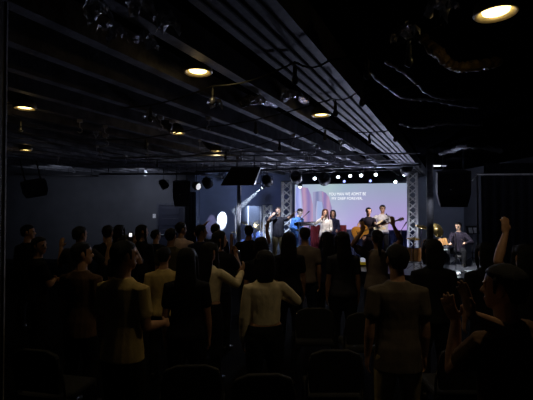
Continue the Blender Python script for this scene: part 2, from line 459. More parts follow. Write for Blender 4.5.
def screen_mat():
    m = bpy.data.materials.new('led_picture'); m.use_nodes = True
    nt = m.node_tree; nt.nodes.clear(); N = nt.nodes; L = nt.links
    out = N.new('ShaderNodeOutputMaterial'); e = N.new('ShaderNodeEmission'); e.inputs[1].default_value = SCR_E
    tc = N.new('ShaderNodeTexCoord'); sx = N.new('ShaderNodeSeparateXYZ'); L.new(tc.outputs['Object'], sx.inputs[0])
    mx = N.new('ShaderNodeMapRange'); mx.inputs[1].default_value = -sw_ / 2; mx.inputs[2].default_value = sw_ / 2; L.new(sx.outputs[0], mx.inputs[0])
    nz = N.new('ShaderNodeTexNoise'); nz.inputs['Scale'].default_value = 1.1; nz.inputs['Detail'].default_value = 4; L.new(tc.outputs['Object'], nz.inputs['Vector'])
    ad = N.new('ShaderNodeMath'); ad.operation = 'MULTIPLY_ADD'; ad.inputs[1].default_value = .35; L.new(nz.outputs['Fac'], ad.inputs[0]); L.new(mx.outputs[0], ad.inputs[2])
    r = N.new('ShaderNodeValToRGB'); cr = r.color_ramp
    st = [(.0, rgb(150, 165, 225)), (.3, rgb(165, 165, 215)), (.45, rgb(175, 198, 205)), (.62, rgb(140, 155, 195)), (.8, rgb(140, 130, 190)), (1., rgb(128, 112, 178)), ]
    st = [(p_, tuple(q * .82 for q in c_)) for p_, c_ in st]; cr.elements[0].position = st[0][0]; cr.elements[0].color = (*st[0][1], 1)
    cr.elements[1].position = 1.; cr.elements[1].color = (*st[-1][1], 1)
    for p, c in st[1:-1]:
        q = cr.elements.new(p); q.color = (*c, 1)
    L.new(ad.outputs[0], r.inputs[0])
    # brighter lavender towards the lower right
    mz = N.new('ShaderNodeMapRange'); mz.inputs[1].default_value = ZB - ST; mz.inputs[2].default_value = ZT - ST; L.new(sx.outputs[2], mz.inputs[0])
    r2 = N.new('ShaderNodeValToRGB'); r2.color_ramp.elements[0].color = (*rgb(205, 172, 238), 1); r2.color_ramp.elements[1].color = (*rgb(165, 192, 192), 1)
    L.new(mz.outputs[0], r2.inputs[0])
    mi = N.new('ShaderNodeMix'); mi.data_type = 'RGBA'; mi.inputs[0].default_value = .5
    L.new(r.outputs[0], mi.inputs[6]); L.new(r2.outputs[0], mi.inputs[7])
    L.new(mi.outputs[2], e.inputs[0]); L.new(e.outputs[0], out.inputs[0])
    return m
SCR_E = 1.12
pic = MB().box((0, -.012, (ZT + ZB) / 2 - ST), (sw_, .02, ZT - ZB)).build('display_picture', screen_mat(), scr)
def fold_mat(name, c0, c1, s=6, st=1.0):
    m = bpy.data.materials.new(name); m.use_nodes = True; nt = m.node_tree; nt.nodes.clear(); N = nt.nodes; L = nt.links
    out = N.new('ShaderNodeOutputMaterial'); e = N.new('ShaderNodeEmission'); e.inputs[1].default_value = st
    tc = N.new('ShaderNodeTexCoord'); w = N.new('ShaderNodeTexWave'); w.inputs['Scale'].default_value = s; w.inputs['Distortion'].default_value = 3; w.inputs['Detail'].default_value = 3
    L.new(tc.outputs['Object'], w.inputs['Vector'])
    r = N.new('ShaderNodeValToRGB'); r.color_ramp.elements[0].color = (*c0, 1); r.color_ramp.elements[1].color = (*c1, 1)
    L.new(w.outputs['Fac'], r.inputs[0]); L.new(r.outputs[0], e.inputs[0]); L.new(e.outputs[0], out.inputs[0]); return m
def spoly(name, pix, m, off):
    i = [sloc(x, y, off) for x, y in pix]
    me = bpy.data.meshes.new(name); me.from_pydata([tuple(p) for p in i], [], [list(range(len(i)))]); me.materials.append(m)
    o = bpy.data.objects.new(name, me); COL.objects.link(o); o.parent = scr; return o
MP = fold_mat('picture_pink_folds', rgb(140, 124, 180), rgb(186, 152, 184), 1.1)
MG = fold_mat('picture_lilac_folds', rgb(125, 130, 172), rgb(160, 158, 195), 1.4)
MI = fold_mat('picture_pale_opening', rgb(160, 175, 220), rgb(185, 190, 225), .6)
spoly('picture_drape', [(301, 187), (308, 188), (311, 195), (313, 205), (313.5, 229), (302.5, 229), (303, 210), (302, 196)], MP, .004)
spoly('picture_drape', [(313, 192), (322, 191), (326, 193), (329, 197), (331, 206), (333, 216), (335, 229), (325, 229), (323.5, 212), (322, 203), (317, 201), (316, 212), (316, 229), (313.5, 229)], MG, .004)
spoly('picture_drape', [(322, 191.5), (326, 193), (329, 197), (332, 208), (334, 229), (327, 229), (325, 212), (322.5, 201)], MP, .006)
spoly('picture_opening', [(317.5, 201), (322, 202), (323.5, 214), (325, 229), (316.5, 229)], MI, .005)
spoly('picture_streak', [(296, 187.5), (300, 187), (302, 210), (303, 229), (296, 229)], fold_mat('picture_blue_streak', rgb(150, 160, 225), rgb(185, 190, 245), 1.2), .004)
M_TXT = emis('lyric_white', (.95, .97, 1), 1.15)
def lyric(txt, x0, x1, y0, y1):
    cu = bpy.data.curves.new('lyric_text', 'FONT'); cu.body = txt; cu.size = 1; cu.extrude = .004
    o = bpy.data.objects.new('lyric_text', cu); COL.objects.link(o)
    bpy.context.view_layer.update()
    dg = bpy.context.evaluated_depsgraph_get()
    me = bpy.data.meshes.new_from_object(o.evaluated_get(dg)); bpy.data.objects.remove(o)
    xs = [p.co.x for p in me.vertices]; ys = [p.co.y for p in me.vertices]
    a = sloc(x0, y1, .008); b = sloc(x1, y0, .008)
    for p in me.vertices:
        fx = (p.co.x - min(xs)) / (max(xs) - min(xs)); fy = (p.co.y - min(ys)) / (max(ys) - min(ys))
        p.co = (a.x + (b.x - a.x) * fx, a.y - .003 * (1 if p.co.z > 0 else 0), a.z + (b.z - a.z) * fy)
    me.materials.clear(); me.materials.append(M_TXT)
    q = bpy.data.objects.new('lyric_text', me); COL.objects.link(q); q.parent = scr
lyric('YOU MAN WE ADMIT BE', 329, 366, 192.3, 195.6)
lyric('MY DEEP FOREVER,', 332, 362.5, 197, 200.3)

# dark blue backdrop curtain under/behind the screen
def drape(name, p0, p1, z0, z1, folds, amp, m, parent=None):
    p0, p1 = V((p0[0], p0[1], 0)), V((p1[0], p1[1], 0))
    t = (p1 - p0); Ln = t.length; t.normalize(); n = V((t.y, -t.x, 0))
    cols = folds * 6; verts = []; faces = []
    rows = 8
    ph = [random.uniform(.7, 1.3) for _ in range(folds + 1)]
    for i in range(cols + 1):
        f = i / cols
        a = amp * ph[int(f * folds)] * math.sin(2 * PI * f * folds)
        for k in range(rows + 1):
            g = k / rows
            verts.append(tuple(p0 + t * (f * Ln + .01 * math.sin(f * 40 + g * 3)) + n * a * (1 - .35 * g) + V((0, 0, z0 + (z1 - z0) * g))))
    for i in range(cols):
        for k in range(rows):
            a = i * (rows + 1) + k; faces.append([a, a + rows + 1, a + rows + 2, a + 1])
    me = bpy.data.meshes.new(name); me.from_pydata(verts, [], faces); me.materials.append(m)
    for p in me.polygons: p.use_smooth = True
    o = bpy.data.objects.new(name, me); COL.objects.link(o)
    if parent: o.parent = parent
    s = o.modifiers.new('solid', 'SOLIDIFY'); s.thickness = .006
    return o
M_NAVY = cloth('navy_backdrop', (.035, .045, .11))
bd = drape('backdrop_curtain', (SL.x - .05, SL.y - .14), (SR.x + .1, SR.y - .14), ST + .01, ZB + .01, 26, .03, M_NAVY)
tag(bd, 'navy pleated curtain hanging below the led screen', 'curtain')
bc0, bc1 = at(185.5, 207, 14.1), at(196, 207, 14.1)
d3 = drape('backdrop_curtain', (bc0.x, 14.1), (bc1.x, 14.1), .01, at(190, 192, 14.1).z, 4, .04, cloth('black_masking', (.006, .006, .008)))
tag(d3, 'narrow black curtain between the door and the stage opening', 'curtain')
# right black pipe and drape
cA, cB = at(481, 207, 8.0), at(580, 207, 8.0)
rz_ = at(500, 174.6, 8.0).z
M_BDRAPE = cloth('black_drape', (.02, .021, .028))
dt = thing('pipe_and_drape', 'black floor length curtain hanging from a pale pipe at right', 'curtain', (cA.x, 8.0, 0))
dd = drape('curtain', (0, 0), (cB.x - cA.x, 0), .02, rz_ - .03, 11, .06, M_BDRAPE, dt)
MB().tube([(-.08, 0, rz_), (cB.x - cA.x + .1, 0, rz_ + .01)], .022, 10).build('top_pipe', mat('pale_pipe', (.5, .5, .52), .35, .3), dt)
MB().tube([(-.07, 0, 0), (-.07, 0, rz_)], .02, 10).build('upright', M_DKSTEEL, dt)
MB().box((-.07, 0, .01), (.3, .3, .02)).build('base_plate', M_DKSTEEL, dt)
MB().tube([(-.08, 0, rz_), (-.16, .02, rz_ - .12)], .012, 6).build('pipe_hook', M_STEEL, dt)
# dark fabric panel on the stage-right side wall
d2 = drape('backdrop_curtain', (at(484, 207, 9.3).x, 9.3), (at(540, 207, 9.3).x, 9.3), .29, 3.0, 9, .05, M_BDRAPE)
tag(d2, 'black curtain standing behind the pale pipe at stage right', 'curtain')

# ================================================================== SPEAKERS
def speaker(p, w, d, h, label, rot, yoke=.35):
    t = thing('hanging_loudspeaker', label, 'loudspeaker', p, rot=rot)
    # tapered cabinet, hanging, origin at top centre, facing -Y local
    def fn(u, v, q): return (u, q, v)
    poly = [(-w * .5, 0), (w * .5, 0), (w * .5, -h * .62), (w * .40, -h), (-w * .40, -h), (-w * .5, -h * .62)]
    MB().prism(poly, -d / 2, d / 2, fn).build('cabinet', M_BLACKPL, t, bevel=.02)
    gp = [(u * .9, -.04 * h + v * .92) for u, v in poly]
    MB().prism(gp, -d / 2 - .015, -d / 2 + .002, fn).build('grille', mat('speaker_grille', (.02, .02, .022), .35, .4, bump=.6, bscale=160), t)
    MB().box((-.1 * w, -d / 2 - .02, -h * .5), (.035, .012, .025)).build('badge', M_STEEL, t)
    b = MB().box((0, 0, .03), (w * .7, .06, .03))
    b.tube([(-w * .3, 0, .03), (-w * .3, 0, yoke)], .02, 8).tube([(w * .3, 0, .03), (w * .3, 0, yoke)], .02, 8)
    b.build('hanging_bracket', M_DKSTEEL, t)
    return t
p = at(453, 171, 10.0); speaker(p, .76, .5, .88, 'large black loudspeaker hanging at right beside the round column', (math.radians(8), 0, math.radians(-18)), ZC - p.z - .03)
p = at(181.5, 181.5, 12.75); speaker(p, .54, .45, .78, 'black loudspeaker hanging left of the stage above the door', (math.radians(8), 0, math.radians(14)), ZC - p.z - .02)
p = at(33, 181, 11.0); speaker(p, .62, .4, .42, 'small black loudspeaker hanging at the far left', (math.radians(12), math.radians(-12), math.radians(30)), ZC - p.z - .06)
# hanging wedge speaker slab
p = at(241, 167, 10.15)
t = thing('hanging_wedge_speaker', 'wide black slanted wedge speaker hung from the ceiling left of center', 'loudspeaker', p, rot=(math.radians(6), 0, math.radians(-4)))
MB().prism([(-.22, 0), (.52, 0), (.34, -.46), (-.5, -.46)], -.2, .2, lambda u, v, w: (u, w, v)).build('housing', M_BLACKPL, t, bevel=.02)
MB().prism([(-.19, -.03), (.47, -.03), (.31, -.43), (-.44, -.43)], -.21, -.195, lambda u, v, w: (u, w, v)).build('grille', mat('dark_grille', (.012, .012, .015), .5, bump=.5, bscale=150), t)
for sx in (-1, 1): MB().tube([(.12 + sx * .22, 0, -.02), (.12 + sx * .22, .0, ZC - p.z - .03)], .016).build('hanger', M_DKSTEEL, t)

# ================================================================== LIGHT BARS AND FIXTURES
def bar(a, b, label):
    o0 = a
    t = thing('lighting_bar', label, 'lighting bar', a)
    MB().tube([V((0, 0, 0)), b - a], .026, 10).build('pipe', M_DKSTEEL, t, smooth=True)
    for f in (.08, .36, .64, .92):
        q = (b - a) * f
        MB().tube([q, q + V((0, 0, ZC - (a.z + q.z) - .004))], .012, 6).build('drop_rod', M_DKSTEEL, t)
    return t
bar(at(196, 172, 10.7), at(420, 165, 10.7), 'dark lighting bar carrying the black par lights over the stage front')
bar(at(298, 172.5, 13.0), at(420, 168.5, 12.5), 'dark lighting bar carrying the lit spots above the screen')
bar(at(100, 174, 11.8), at(205, 174, 11.9), 'dark lighting bar above the left wall and door')
bar(at(15, 174, 12.8), at(98, 176, 12.8), 'dark lighting bar at the far left wall')
def par(p, q, r, L, label, lit=None, z_hang=.17, group=None):
    """par can at p aimed at q"""
    t = thing('par_light', label, 'stage light', p, 0, group)
    R = (V(q) - V(p)).to_track_quat('Z', 'Y').to_matrix()
    MB().lathe([(r * .45, -L * .55), (r * .8, -L * .45), (r, -L * .1), (r, L * .5), (r * .9, L * .5), (r * .88, L * .42)], 20, R=R).build('housing', M_BLACK, t, smooth=True)
    MB().lathe([(r * .001, L * .44), (r * .86, L * .42), (r * .86, L * .40), (r * .001, L * .40)], 20, R=R).build('lens', lit or mat('dark_lens', (.03, .03, .04), .1), t)
    MB().tube([(-r * 1.15, 0, 0), (-r * 1.15, 0, z_hang * .7), (0, 0, z_hang * .75), (r * 1.15, 0, z_hang * .7), (r * 1.15, 0, 0)], .012, 6).tube([(0, 0, z_hang * .7), (0, 0, ZC - p.z - .012)], .012, 6).build('yoke', M_DKSTEEL, t)
    return t
for (x, y, d, r, lab) in [(267, 180.5, 11.0, .14, 'round black par light right of the hanging wedge speaker'), (296, 177, 11.0, .15, 'round black par light above the tall left truss'),
                       (324, 178.5, 11.0, .16, 'round black par light above the lyrics and the lead singer'), (407, 169, 11.0, .14, 'round black par light in front of the right truss top'),
                       (163.5, 184, 12.6, .13, 'round black par light left of the hanging speaker over the door'), (207, 182.5, 12.0, .15, 'round black par light right of the speaker over the door')]:
    p = at(x, y, d); par(p, V((p.x + (1 if x < 350 else -1), 14, .9)), r, .26, lab, group='black par lights over the stage front')
M_HOT = emis('stage_light_hot', (.82, .86, 1), 7)
M_HOTB = emis('stage_light_blue', (.30, .36, 1), 2.5)
HOT = [(300, 186, 13.3, 'lit white spot at the left top of the screen'), (314.7, 178, 13, 'first lit white spot in the row above the screen'), (338, 176.5, 13, 'second lit white spot in the row above the screen'),
       (350, 175.5, 13, 'third lit white spot in the row above the screen'), (361, 175, 13, 'fourth lit white spot in the row above the screen'), (375.5, 174.2, 13, 'fifth and brightest lit white spot in the row above the screen'),
       (404, 174, 12.6, 'lit white spot beside the right truss top'), (395, 181.3, 13, 'lit white spot hanging lower at the screen top right')]
for i, (x, y, d, lab) in enumerate(HOT):
    p = at(x, y, d); q = p + V((-.3, -3, -1.1 if i else -3))
    par(p, q, .06, .14, lab, M_HOT, .12, 'lit spots above the screen')
for (x, y, lab) in [(344, 181, 'tiny blue lit spot between the second and third white spots'), (370, 180.5, 'tiny blue lit spot below the fifth white spot')]:
    p = at(x, y, 13.0); par(p, p + V((0, -3, -1)), .05, .12, lab, M_HOTB, .12, 'blue spots above the screen')
# white lit panel fixture left
p = at(196.5, 186, 12.3)
par(p, p + V((.8, -.6, -.25)), .12, .22, 'stage light with bright white face beside the speaker over the door', emis('panel_white', (.9, .92, 1), .8), .17)
# led strip near right speaker
p = at(440, 166, 9.9)
t = thing('led_bar', 'short bright white led bar above the right hanging loudspeaker', 'led bar', p)
MB().box((0, 0, .03), (.36, .06, .04)).build('housing', M_BLACK, t)
MB().box((-.08, -.02, .0), (.17, .03, .03)).build('led_strip', emis('led_white', (.85, .88, 1), 1.6), t)
MB().box((.09, -.02, -.0), (.10, .03, .02)).build('led_strip', emis('led_dim', (.7, .75, 1), .5), t)
MB().tube([(0, 0, .05), (0, 0, ZC - p.z - .003)], .012, 6).build('drop_rod', M_DKSTEEL, t)
# bright strips over the door: reflective cable trays
for (x0, x1, y, d, lab) in [(168, 200, 170, 11.6, 'silvery cable tray lit above the speaker over the door'), (200, 222, 175, 11.8, 'silvery cable tray lit left of the hanging wedge speaker'), (250, 262, 182, 11.4, 'short silvery tray beside the hanging wedge speaker')]:
    a, b = at(x0, y, d), at(x1, y + 2, d)
    t = thing('cable_tray', lab, 'cable tray', a, 0, 'cable trays over the stage front')
    w = b - a
    m = MB()
    for sy in (-.1, .1): m.tube([V((0, sy, 0)), w + V((0, sy, 0))], .011, 6)
    for k in range(10):
        q = w * (k / 9); m.tube([q + V((0, -.1, 0)), q + V((0, .1, 0))], .008, 5)
    m.build('wire_tray', M_STEEL, t)
    for g in (.1, .9): MB().tube([w * g, w * g + V((0, 0, ZC - a.z - .02))], .008, 6).build('hanger', M_DKSTEEL, t)

# thin pipes and unlit strip fixtures crowding the ceiling near the stage
for i, (x0, y0, x1, y1, z) in enumerate([(110, 158, 420, 153, 3.13), (130, 163, 400, 160, 3.12), (190, 168, 418, 163, 3.08), (210, 154, 330, 149, 3.13), (100, 167, 260, 170, 3.09), (225, 160, 415, 168, 3.13)]):
    z -= .06; a, b = at_z(x0, y0, z), at_z(x1, y1, z)
    a.y = min(a.y, 13.6); b.y = min(b.y, 13.6)
    o = MB().tube([a, a.lerp(b, .33) + V((0, 0, .02)), a.lerp(b, .66) - V((0, 0, .02)), b], .016, 8).build('ceiling_conduit', M_PIPE)
    tag(o, ['nearest', 'second nearest', 'third', 'short', 'leftmost', 'slanting'][i] + ' thin grey conduit crossing under the joists before the stage', 'conduit')
def strip_fixture():
    t = thing('strip_fixture', 'unlit pale strip fixture fixed lengthwise under a joist near the stage', 'strip fixture', (0, 0, 0), 0, 'unlit strip fixtures near the stage')
    MB().box((0, 0, 0), (.09, .9, .05)).build('housing', M_PIPE, t, bevel=.008)
    MB().box((0, 0, -.03), (.05, .84, .02)).build('diffuser', mat('strip_diffuser', (.6, .6, .66), .4), t)
    for sy in (-.35, .35): MB().tube([(0, sy, .02), (0, sy, .235)], .008, 6).build('hanging_rod', M_DKSTEEL, t)
    return t
sf0 = None
for (x, y) in [(352, 146), (340, 157), (362, 160), (380, 163), (330, 163), (300, 158), (280, 164), (318, 150), (262, 168), (300, 168), (240, 160), (345, 166), ]:
    p = at_z(x, y, 3.17)
    vv = p.dot(W); v0 = vof(220, 69, 3.2); k = round((v0 - vv) / .57)
    if k < 0: continue
    p = U * min(p.dot(U), 13) + W * (v0 - k * .57) + V((0, 0, 3.17))
    if p.y > 13.2: continue
    if sf0 is None: sf0 = strip_fixture(); sf0.location = p; sf0.rotation_euler = (0, 0, -TH)
    else: dup(sf0, p, (0, 0, -TH), sf0['label'])
# loose black ceiling fittings, hooks and clamps hanging off the joists
CL = []
for i in range(46):
    x = random.uniform(60, 410); y = random.uniform(150, 172) if i % 3 else random.uniform(120, 150)
    CL.append((x, y))
def clamp():
    t = thing('beam_clamp', 'small metal clamp and hook hanging from a ceiling joist', 'clamp', (0, 0, 0), 0, 'small clamps on the ceiling joists')
    MB().box((0, 0, .02), (.07, .05, .04)).tube([(0, 0, .0), (0, 0, -.07)], .008, 6).build('clamp_body', M_STEEL, t)
    MB().tube([(0, 0, -.06), (.03, 0, -.09), (.03, 0, -.13), (0, 0, -.15), (-.025, 0, -.13)], .007, 6).build('hook', M_STEEL, t)
    return t
c0 = None
for (x, y) in CL:
    p = at_z(x, y, 3.16)
    if p.y > 13.9: continue
    # snap sideways on to the nearest joist line
    vv = p.dot(W); v0 = vof(220, 69, 3.2); k = round((v0 - vv) / .57)
    if k < 0: continue
    p = U * p.dot(U) + W * (v0 - k * .57) + V((0, 0, 3.16))
    if p.y > 13.9: continue
    if c0 is None:
        c0 = clamp(); c0.location = p; c0.rotation_euler = (0, 0, random.uniform(0, 3))
    else: dup(c0, p, (0, 0, random.uniform(0, 3)), c0['label'])

# ================================================================== BEAM OF LIGHT AND STAGE LIGHTING
bp = at(261.5, 188, 13.9); bt = at(214, 231, 13.5)
par(bp + (bp - bt).normalized() * .1, bt, .07, .18, 'small spotlight throwing the white beam down left onto the wall', emis('beam_source', (.9, .95, 1), 6), .12)
spot('beam_lamp', bp + (bt - bp).normalized() * .02, bt, 1300, (.75, .85, 1), 13.5, .5, .02)
op = at(223.5, 176, 14.35); ot = at(222, 219.5, YF)  # extra fixture and steep lamp added to shape the upright oval pool
par(op, ot, .07, .18, 'added small black spotlight above the bright oval pool of light', emis('beam_source', (.9, .95, 1), 6))
spot('lilac_lamp', at(215, 178, 14.5), at(211, 224, YF), 160, (.7, .6, 1), 13, .6, .01)
spot('oval_lamp', op + (ot - op).normalized() * .12, ot, 2200, (.9, .95, 1), 12.2, .1, .01)
def haze():
    m = bpy.data.materials.new('beam_haze'); m.use_nodes = True; nt = m.node_tree; nt.nodes.clear()
    o = nt.nodes.new('ShaderNodeOutputMaterial'); s = nt.nodes.new('ShaderNodeVolumeScatter')
    nz = nt.nodes.new('ShaderNodeTexNoise'); nz.inputs['Scale'].default_value = 3
    mr = nt.nodes.new('ShaderNodeMapRange'); mr.inputs['To Min'].default_value = .25; mr.inputs['To Max'].default_value = .5
    nt.links.new(nz.outputs['Fac'], mr.inputs[0]); nt.links.new(mr.outputs[0], s.inputs['Density'])
    s.inputs['Color'].default_value = (.8, .88, 1, 1); nt.links.new(s.outputs[0], o.inputs['Volume']); return m
ln = (bt - bp); dirn = ln.normalized(); Lb = ln.length * .6
o = MB().tube([bp + dirn * .06, bp + dirn * Lb], [.02, .02 + Lb * math.tan(math.radians(6.9))], 20, cap=False).build('light_beam', haze())
tag(o, 'pale hazy light beam slanting down left from a small spotlight', 'light beam', kind='stuff')

# ================================================================== PEOPLE
REM = []      # objects awaiting voxel remesh: (obj, voxel, marks)
def rot_to(p, c, R): return c + R @ (p - c)
SKIN = {
    'tan': mat('skin_tan', (.42, .23, .14), .55, noise=.08, scale=20, bump=.05),
    'light': mat('skin_light', (.55, .33, .23), .55, noise=.08, scale=20, bump=.05),
    'brown': mat('skin_brown', (.26, .13, .08), .55, noise=.08, scale=20, bump=.05)}
M_LIP = mat('lips', (.35, .10, .09), .45)
M_EYE = mat('eyes', (.03, .02, .02), .15)
HAIR = {'black': mat('hair_black', (.008, .007, .008), .6, noise=.4, scale=30, bump=.6, bscale=60, stretch=(6, 6, .6), spec=.25),
        'brown': mat('hair_dark_brown', (.028, .014, .010), .6, noise=.4, scale=30, bump=.6, bscale=60, stretch=(6, 6, .6), spec=.25),
        'red': mat('hair_reddish_brown', (.07, .02, .018), .6, noise=.4, scale=30, bump=.6, bscale=60, stretch=(6, 6, .6), spec=.25),
        'grey': mat('hair_stubble', (.05, .035, .03), .6)}
C = lambda n, r, g, b: cloth(n, rgb(r, g, b))
CL_ = {'tan': C('tan', 205, 180, 120), 'cream': C('cream', 225, 210, 175), 'white': C('white', 235, 232, 230), 'pinkwhite': C('pinkwhite', 225, 195, 190),
       'black': C('black', 26, 26, 30), 'charcoal': C('charcoal', 52, 52, 60), 'greybrown': C('greybrown', 125, 112, 105), 'brown': C('brown', 96, 74, 58),
       'navy': C('navy', 30, 34, 58), 'blue': C('blue', 88, 124, 178), 'khaki': C('khaki', 176, 160, 120), 'denim': C('denim', 40, 46, 66),
       'lgrey': C('lgrey', 190, 188, 196), 'olive': C('olive', 84, 78, 60), 'maroon': C('maroon', 90, 30, 38), 'plaid': C('plaid', 34, 29, 40), 'skirt': C('skirt', 60, 40, 44), 'rust': C('rust', 110, 62, 44), 'umber': C('umber', 96, 86, 76)}
M_SHOE = mat('shoe_leather', (.015, .014, .014), .4)

HEADL = [(0.00, .026, .040, .078), (.06, .040, .000, .088), (.16, .054, -.045, .092), (.3, .064, -.074, .091), (.45, .071, -.090, .090), (.58, .075, -.098, .090),
         (.70, .075, -.099, .092), (.82, .069, -.092, .083), (.92, .053, -.070, .062), (.985, .026, -.034, .030)]
def ik(S, Wt, a, b, pole):
    d = Wt - S; L = d.length
    if L > (a + b) * .995: Wt = S + d * ((a + b) * .995 / L); d = Wt - S; L = d.length
    if L < abs(a - b) * 1.05 + .05: L = abs(a - b) * 1.05 + .05
    ca = (a * a + L * L - b * b) / (2 * a * L); ca = max(-1, min(1, ca))
    t = d.normalized(); pl = pole - t * pole.dot(t); pl.normalize()
    return S + t * a * ca + pl * a * math.sqrt(1 - ca * ca), Wt
POSES = {   # upper arm dir, forearm dir, palm normal, curl  (x = outwards)
    'down': ((.14, .02, -1), (.04, .18, -1), (-1, 0, 0), .35),
    'bent': ((.12, .05, -1), (-.1, .9, -.15), (-.8, 0, -.3), .5),
    'clap': ((.18, .22, -.9), (-.48, .8, .45), (-1, .1, 0), .12),
    'up': ((.42, .35, -.55), (.05, .18, 1), (0, 1, .1), .2),
    'high': ((.55, .15, .75), (-.12, .05, 1), (0, 1, .1), .2),
    'wide': ((.85, .1, .35), (.0, .05, 1), (0, 1, 0), .2),
    'face': ((.15, .5, -.6), (-.38, .25, .9), (0, -1, 0), .6),
    'fold': ((.2, .25, -.9), (-.9, .55, .1), (0, -1, 0), .5),
    'pocket': ((.28, -.08, -1), (-.2, .25, -.9), (-1, 0, 0), .5),
    'headhand': ((.7, .2, .5), (-.75, -.05, .75), (-.6, 0, -.8), .4)}

def person(label, pos, H, rz=0, sex='m', skin='tan', hair=('short', 'black'), top=('black', 'short'), bottom='denim', arms=('down', 'down'),
           lean=0, yaw=0, nod=0, seated=False, base=0, voxel=.010, hem=None, skirt=False, roll=0, stance=.06, knee_out=0.0):
    t = thing('person', label, 'person', (pos[0], pos[1], base), math.radians(rz))
    f = sex == 'f'
    Minv = Matrix.Translation(V((pos[0], pos[1], base))) @ Matrix.Rotation(math.radians(rz), 4, 'Z'); Minv.invert()
    loc = lambda w: Minv @ V(w)
    dz = -(.52 - .27) * H if seated else 0          # hip drop
    Hd = H / 1.7
    hipz = .5 * H + dz
    RL = Matrix.Rotation(-math.radians(lean), 3, 'X')
    def TU(p):                                       # torso transform
        p = V(p); p = V((p.x, p.y, p.z + dz))
        k = max(0, min(1, (p.z - hipz + .02) / .12))
        Rk = Matrix.Rotation(-math.radians(lean) * k, 3, 'X')
        return rot_to(p, V((0, 0, hipz)), Rk)
    sw = .098 * H if f else .108 * H
    chest = 1.0 if not f else .93; waist = 1.0 if not f else .84; hip = 1.0 if not f else 1.06
    TL = [(.455, .062 * hip, -.052, .045), (.49, .094 * hip, -.068, .055), (.53, .099 * hip, -.070, .058), (.57, .092 * hip, -.060, .056), (.615, .085 * waist, -.050, .056), (.66, .088 * waist, -.052, .058),
          (.71, .098 * chest, -.060, .062 + (.012 if f else 0)), (.755, .104 * chest, -.062, .060 + (.008 if f else 0)), (.79, .100 * chest, -.058, .048), (.815, .078 * chest, -.050, .034), (.832, .046, -.042, .026)]
    def TLv(off, z0=0, z1=1, sc=1.):
        return [(z * H, 0, rx * H * sc + off, y0 * H * sc - off, y1 * H * sc + off) for (z, rx, y0, y1) in TL if z0 <= z <= z1]
    body = MB()
    body.loft(TLv(0), 16, TU)
    neck_b = TU(V((0, -.008 * H, .815 * H))); neck_t = TU(V((0, .004 * H, .885 * H)))
    body.tube([neck_b, neck_t], [(.036 if not f else .031) * H, (.033 if not f else .028) * H], 12)
    # head
    hh = .132 * H * (1.0)
    hc = TU(V((0, .004 * H, .868 * H)))
    RH = Matrix.Rotation(-math.radians(lean * .6), 3, 'X') @ Matrix.Rotation(math.radians(yaw), 3, 'Z') @ Matrix.Rotation(-math.radians(nod), 3, 'X') @ Matrix.Rotation(math.radians(roll), 3, 'Y')
    s = H / 1.7
    def TH_(p): return hc + RH @ (V(p) * s)
    hz = hh / s
    body.loft([(z * hz, 0, rx, y0, y1) for (z, rx, y0, y1) in HEADL], 18, TH_)
    body.tube([(0, .086, .56 * hz), (0, .098, .46 * hz), (0, .108, .37 * hz)], [.008, .011, .014], 8, TH_)
    body.ball((.012, .098, .36 * hz), .010, TH_); body.ball((-.012, .098, .36 * hz), .010, TH_)
    for sx in (-1, 1):
        body.ball((sx * .077, -.006, .45 * hz), (.011, .022, .032), TH_)
        body.ball((sx * .031, .080, .53 * hz), (.015, .013, .011), TH_)
        body.ball((sx * .030, .083, .61 * hz), (.024, .010, .007), TH_)
    body.ball((0, .090, .21 * hz), (.025, .010, .007), TH_); body.ball((0, .088, .17 * hz), (.021, .010, .007), TH_)
    marks = [(TH_(V((sx * .031, .092, .53 * hz))), .015 * s, 2) for sx in (-1, 1)] + [(TH_(V((sx * .011, .099, .19 * hz))), .016 * s, 1) for sx in (-1, 1)]
    # arms
    ua, fa = .172 * H, .148 * H
    ar = .92 if f else 1.0
    wrists = []
    sleeves = []
    for sx, pose in ((-1, arms[0]), (1, arms[1])):
        S = TU(V((sx * sw, -.006 * H, .787 * H)))
        mir = lambda d: V((d[0] * sx, d[1], d[2])).normalized()
        if isinstance(pose, str):
            u_, f_, n_, curl = POSES[pose]
            u_, f_, n_ = mir(u_), mir(f_), mir(n_)
            if lean: u_ = RL @ u_
            E = S + u_ * ua; Wr = E + f_ * fa; hd = f_
        else:
            Wt = loc(pose['w']); pole = V(pose.get('pole', (sx * .6, -.3, -1)))
            E, Wr = ik(S, Wt, ua, fa, pole)
            f_ = (Wr - E).normalized(); hd = V(pose['h']).normalized() if 'h' in pose else f_
            n_ = V(pose.get('n', (-sx, 0, 0))).normalized(); curl = pose.get('curl', .3)
        m1 = S.lerp(E, .5); m2 = E.lerp(Wr, .3)
        body.tube([S - V((sx * .02 * H, 0, .004 * H)), S, m1, E], [.031 * H * ar, .033 * H * ar, .028 * H * ar, .0235 * H * ar], 10)
        body.tube([E, m2, Wr], [.0235 * H * ar, .0255 * H * ar, .0160 * H * ar], 10)
        # hand
        n_ = n_ - hd * n_.dot(hd)
        if n_.length < .1: n_ = hd.orthogonal()
        n_.normalize()
        th = hd.cross(n_) * (1 if sx > 0 else -1)
        hs = H / 1.7 * (.93 if f else 1.0)
        pl_, pw, pt = .095 * hs, .040 * hs, .015 * hs
        rr = []
        for (g, wv, tk) in ((-.12, .55, 1.1), (.1, .72, 1.15), (.45, .98, 1.1), (.8, 1.02, .95), (1.0, .95, .8)):
            cpt = Wr + hd * pl_ * g
            rr.append([cpt + th * pw * wv * math.cos(2 * PI * j / 12) + n_ * pt * tk * math.sin(2 * PI * j / 12) for j in range(12)])
        body.rings(rr)
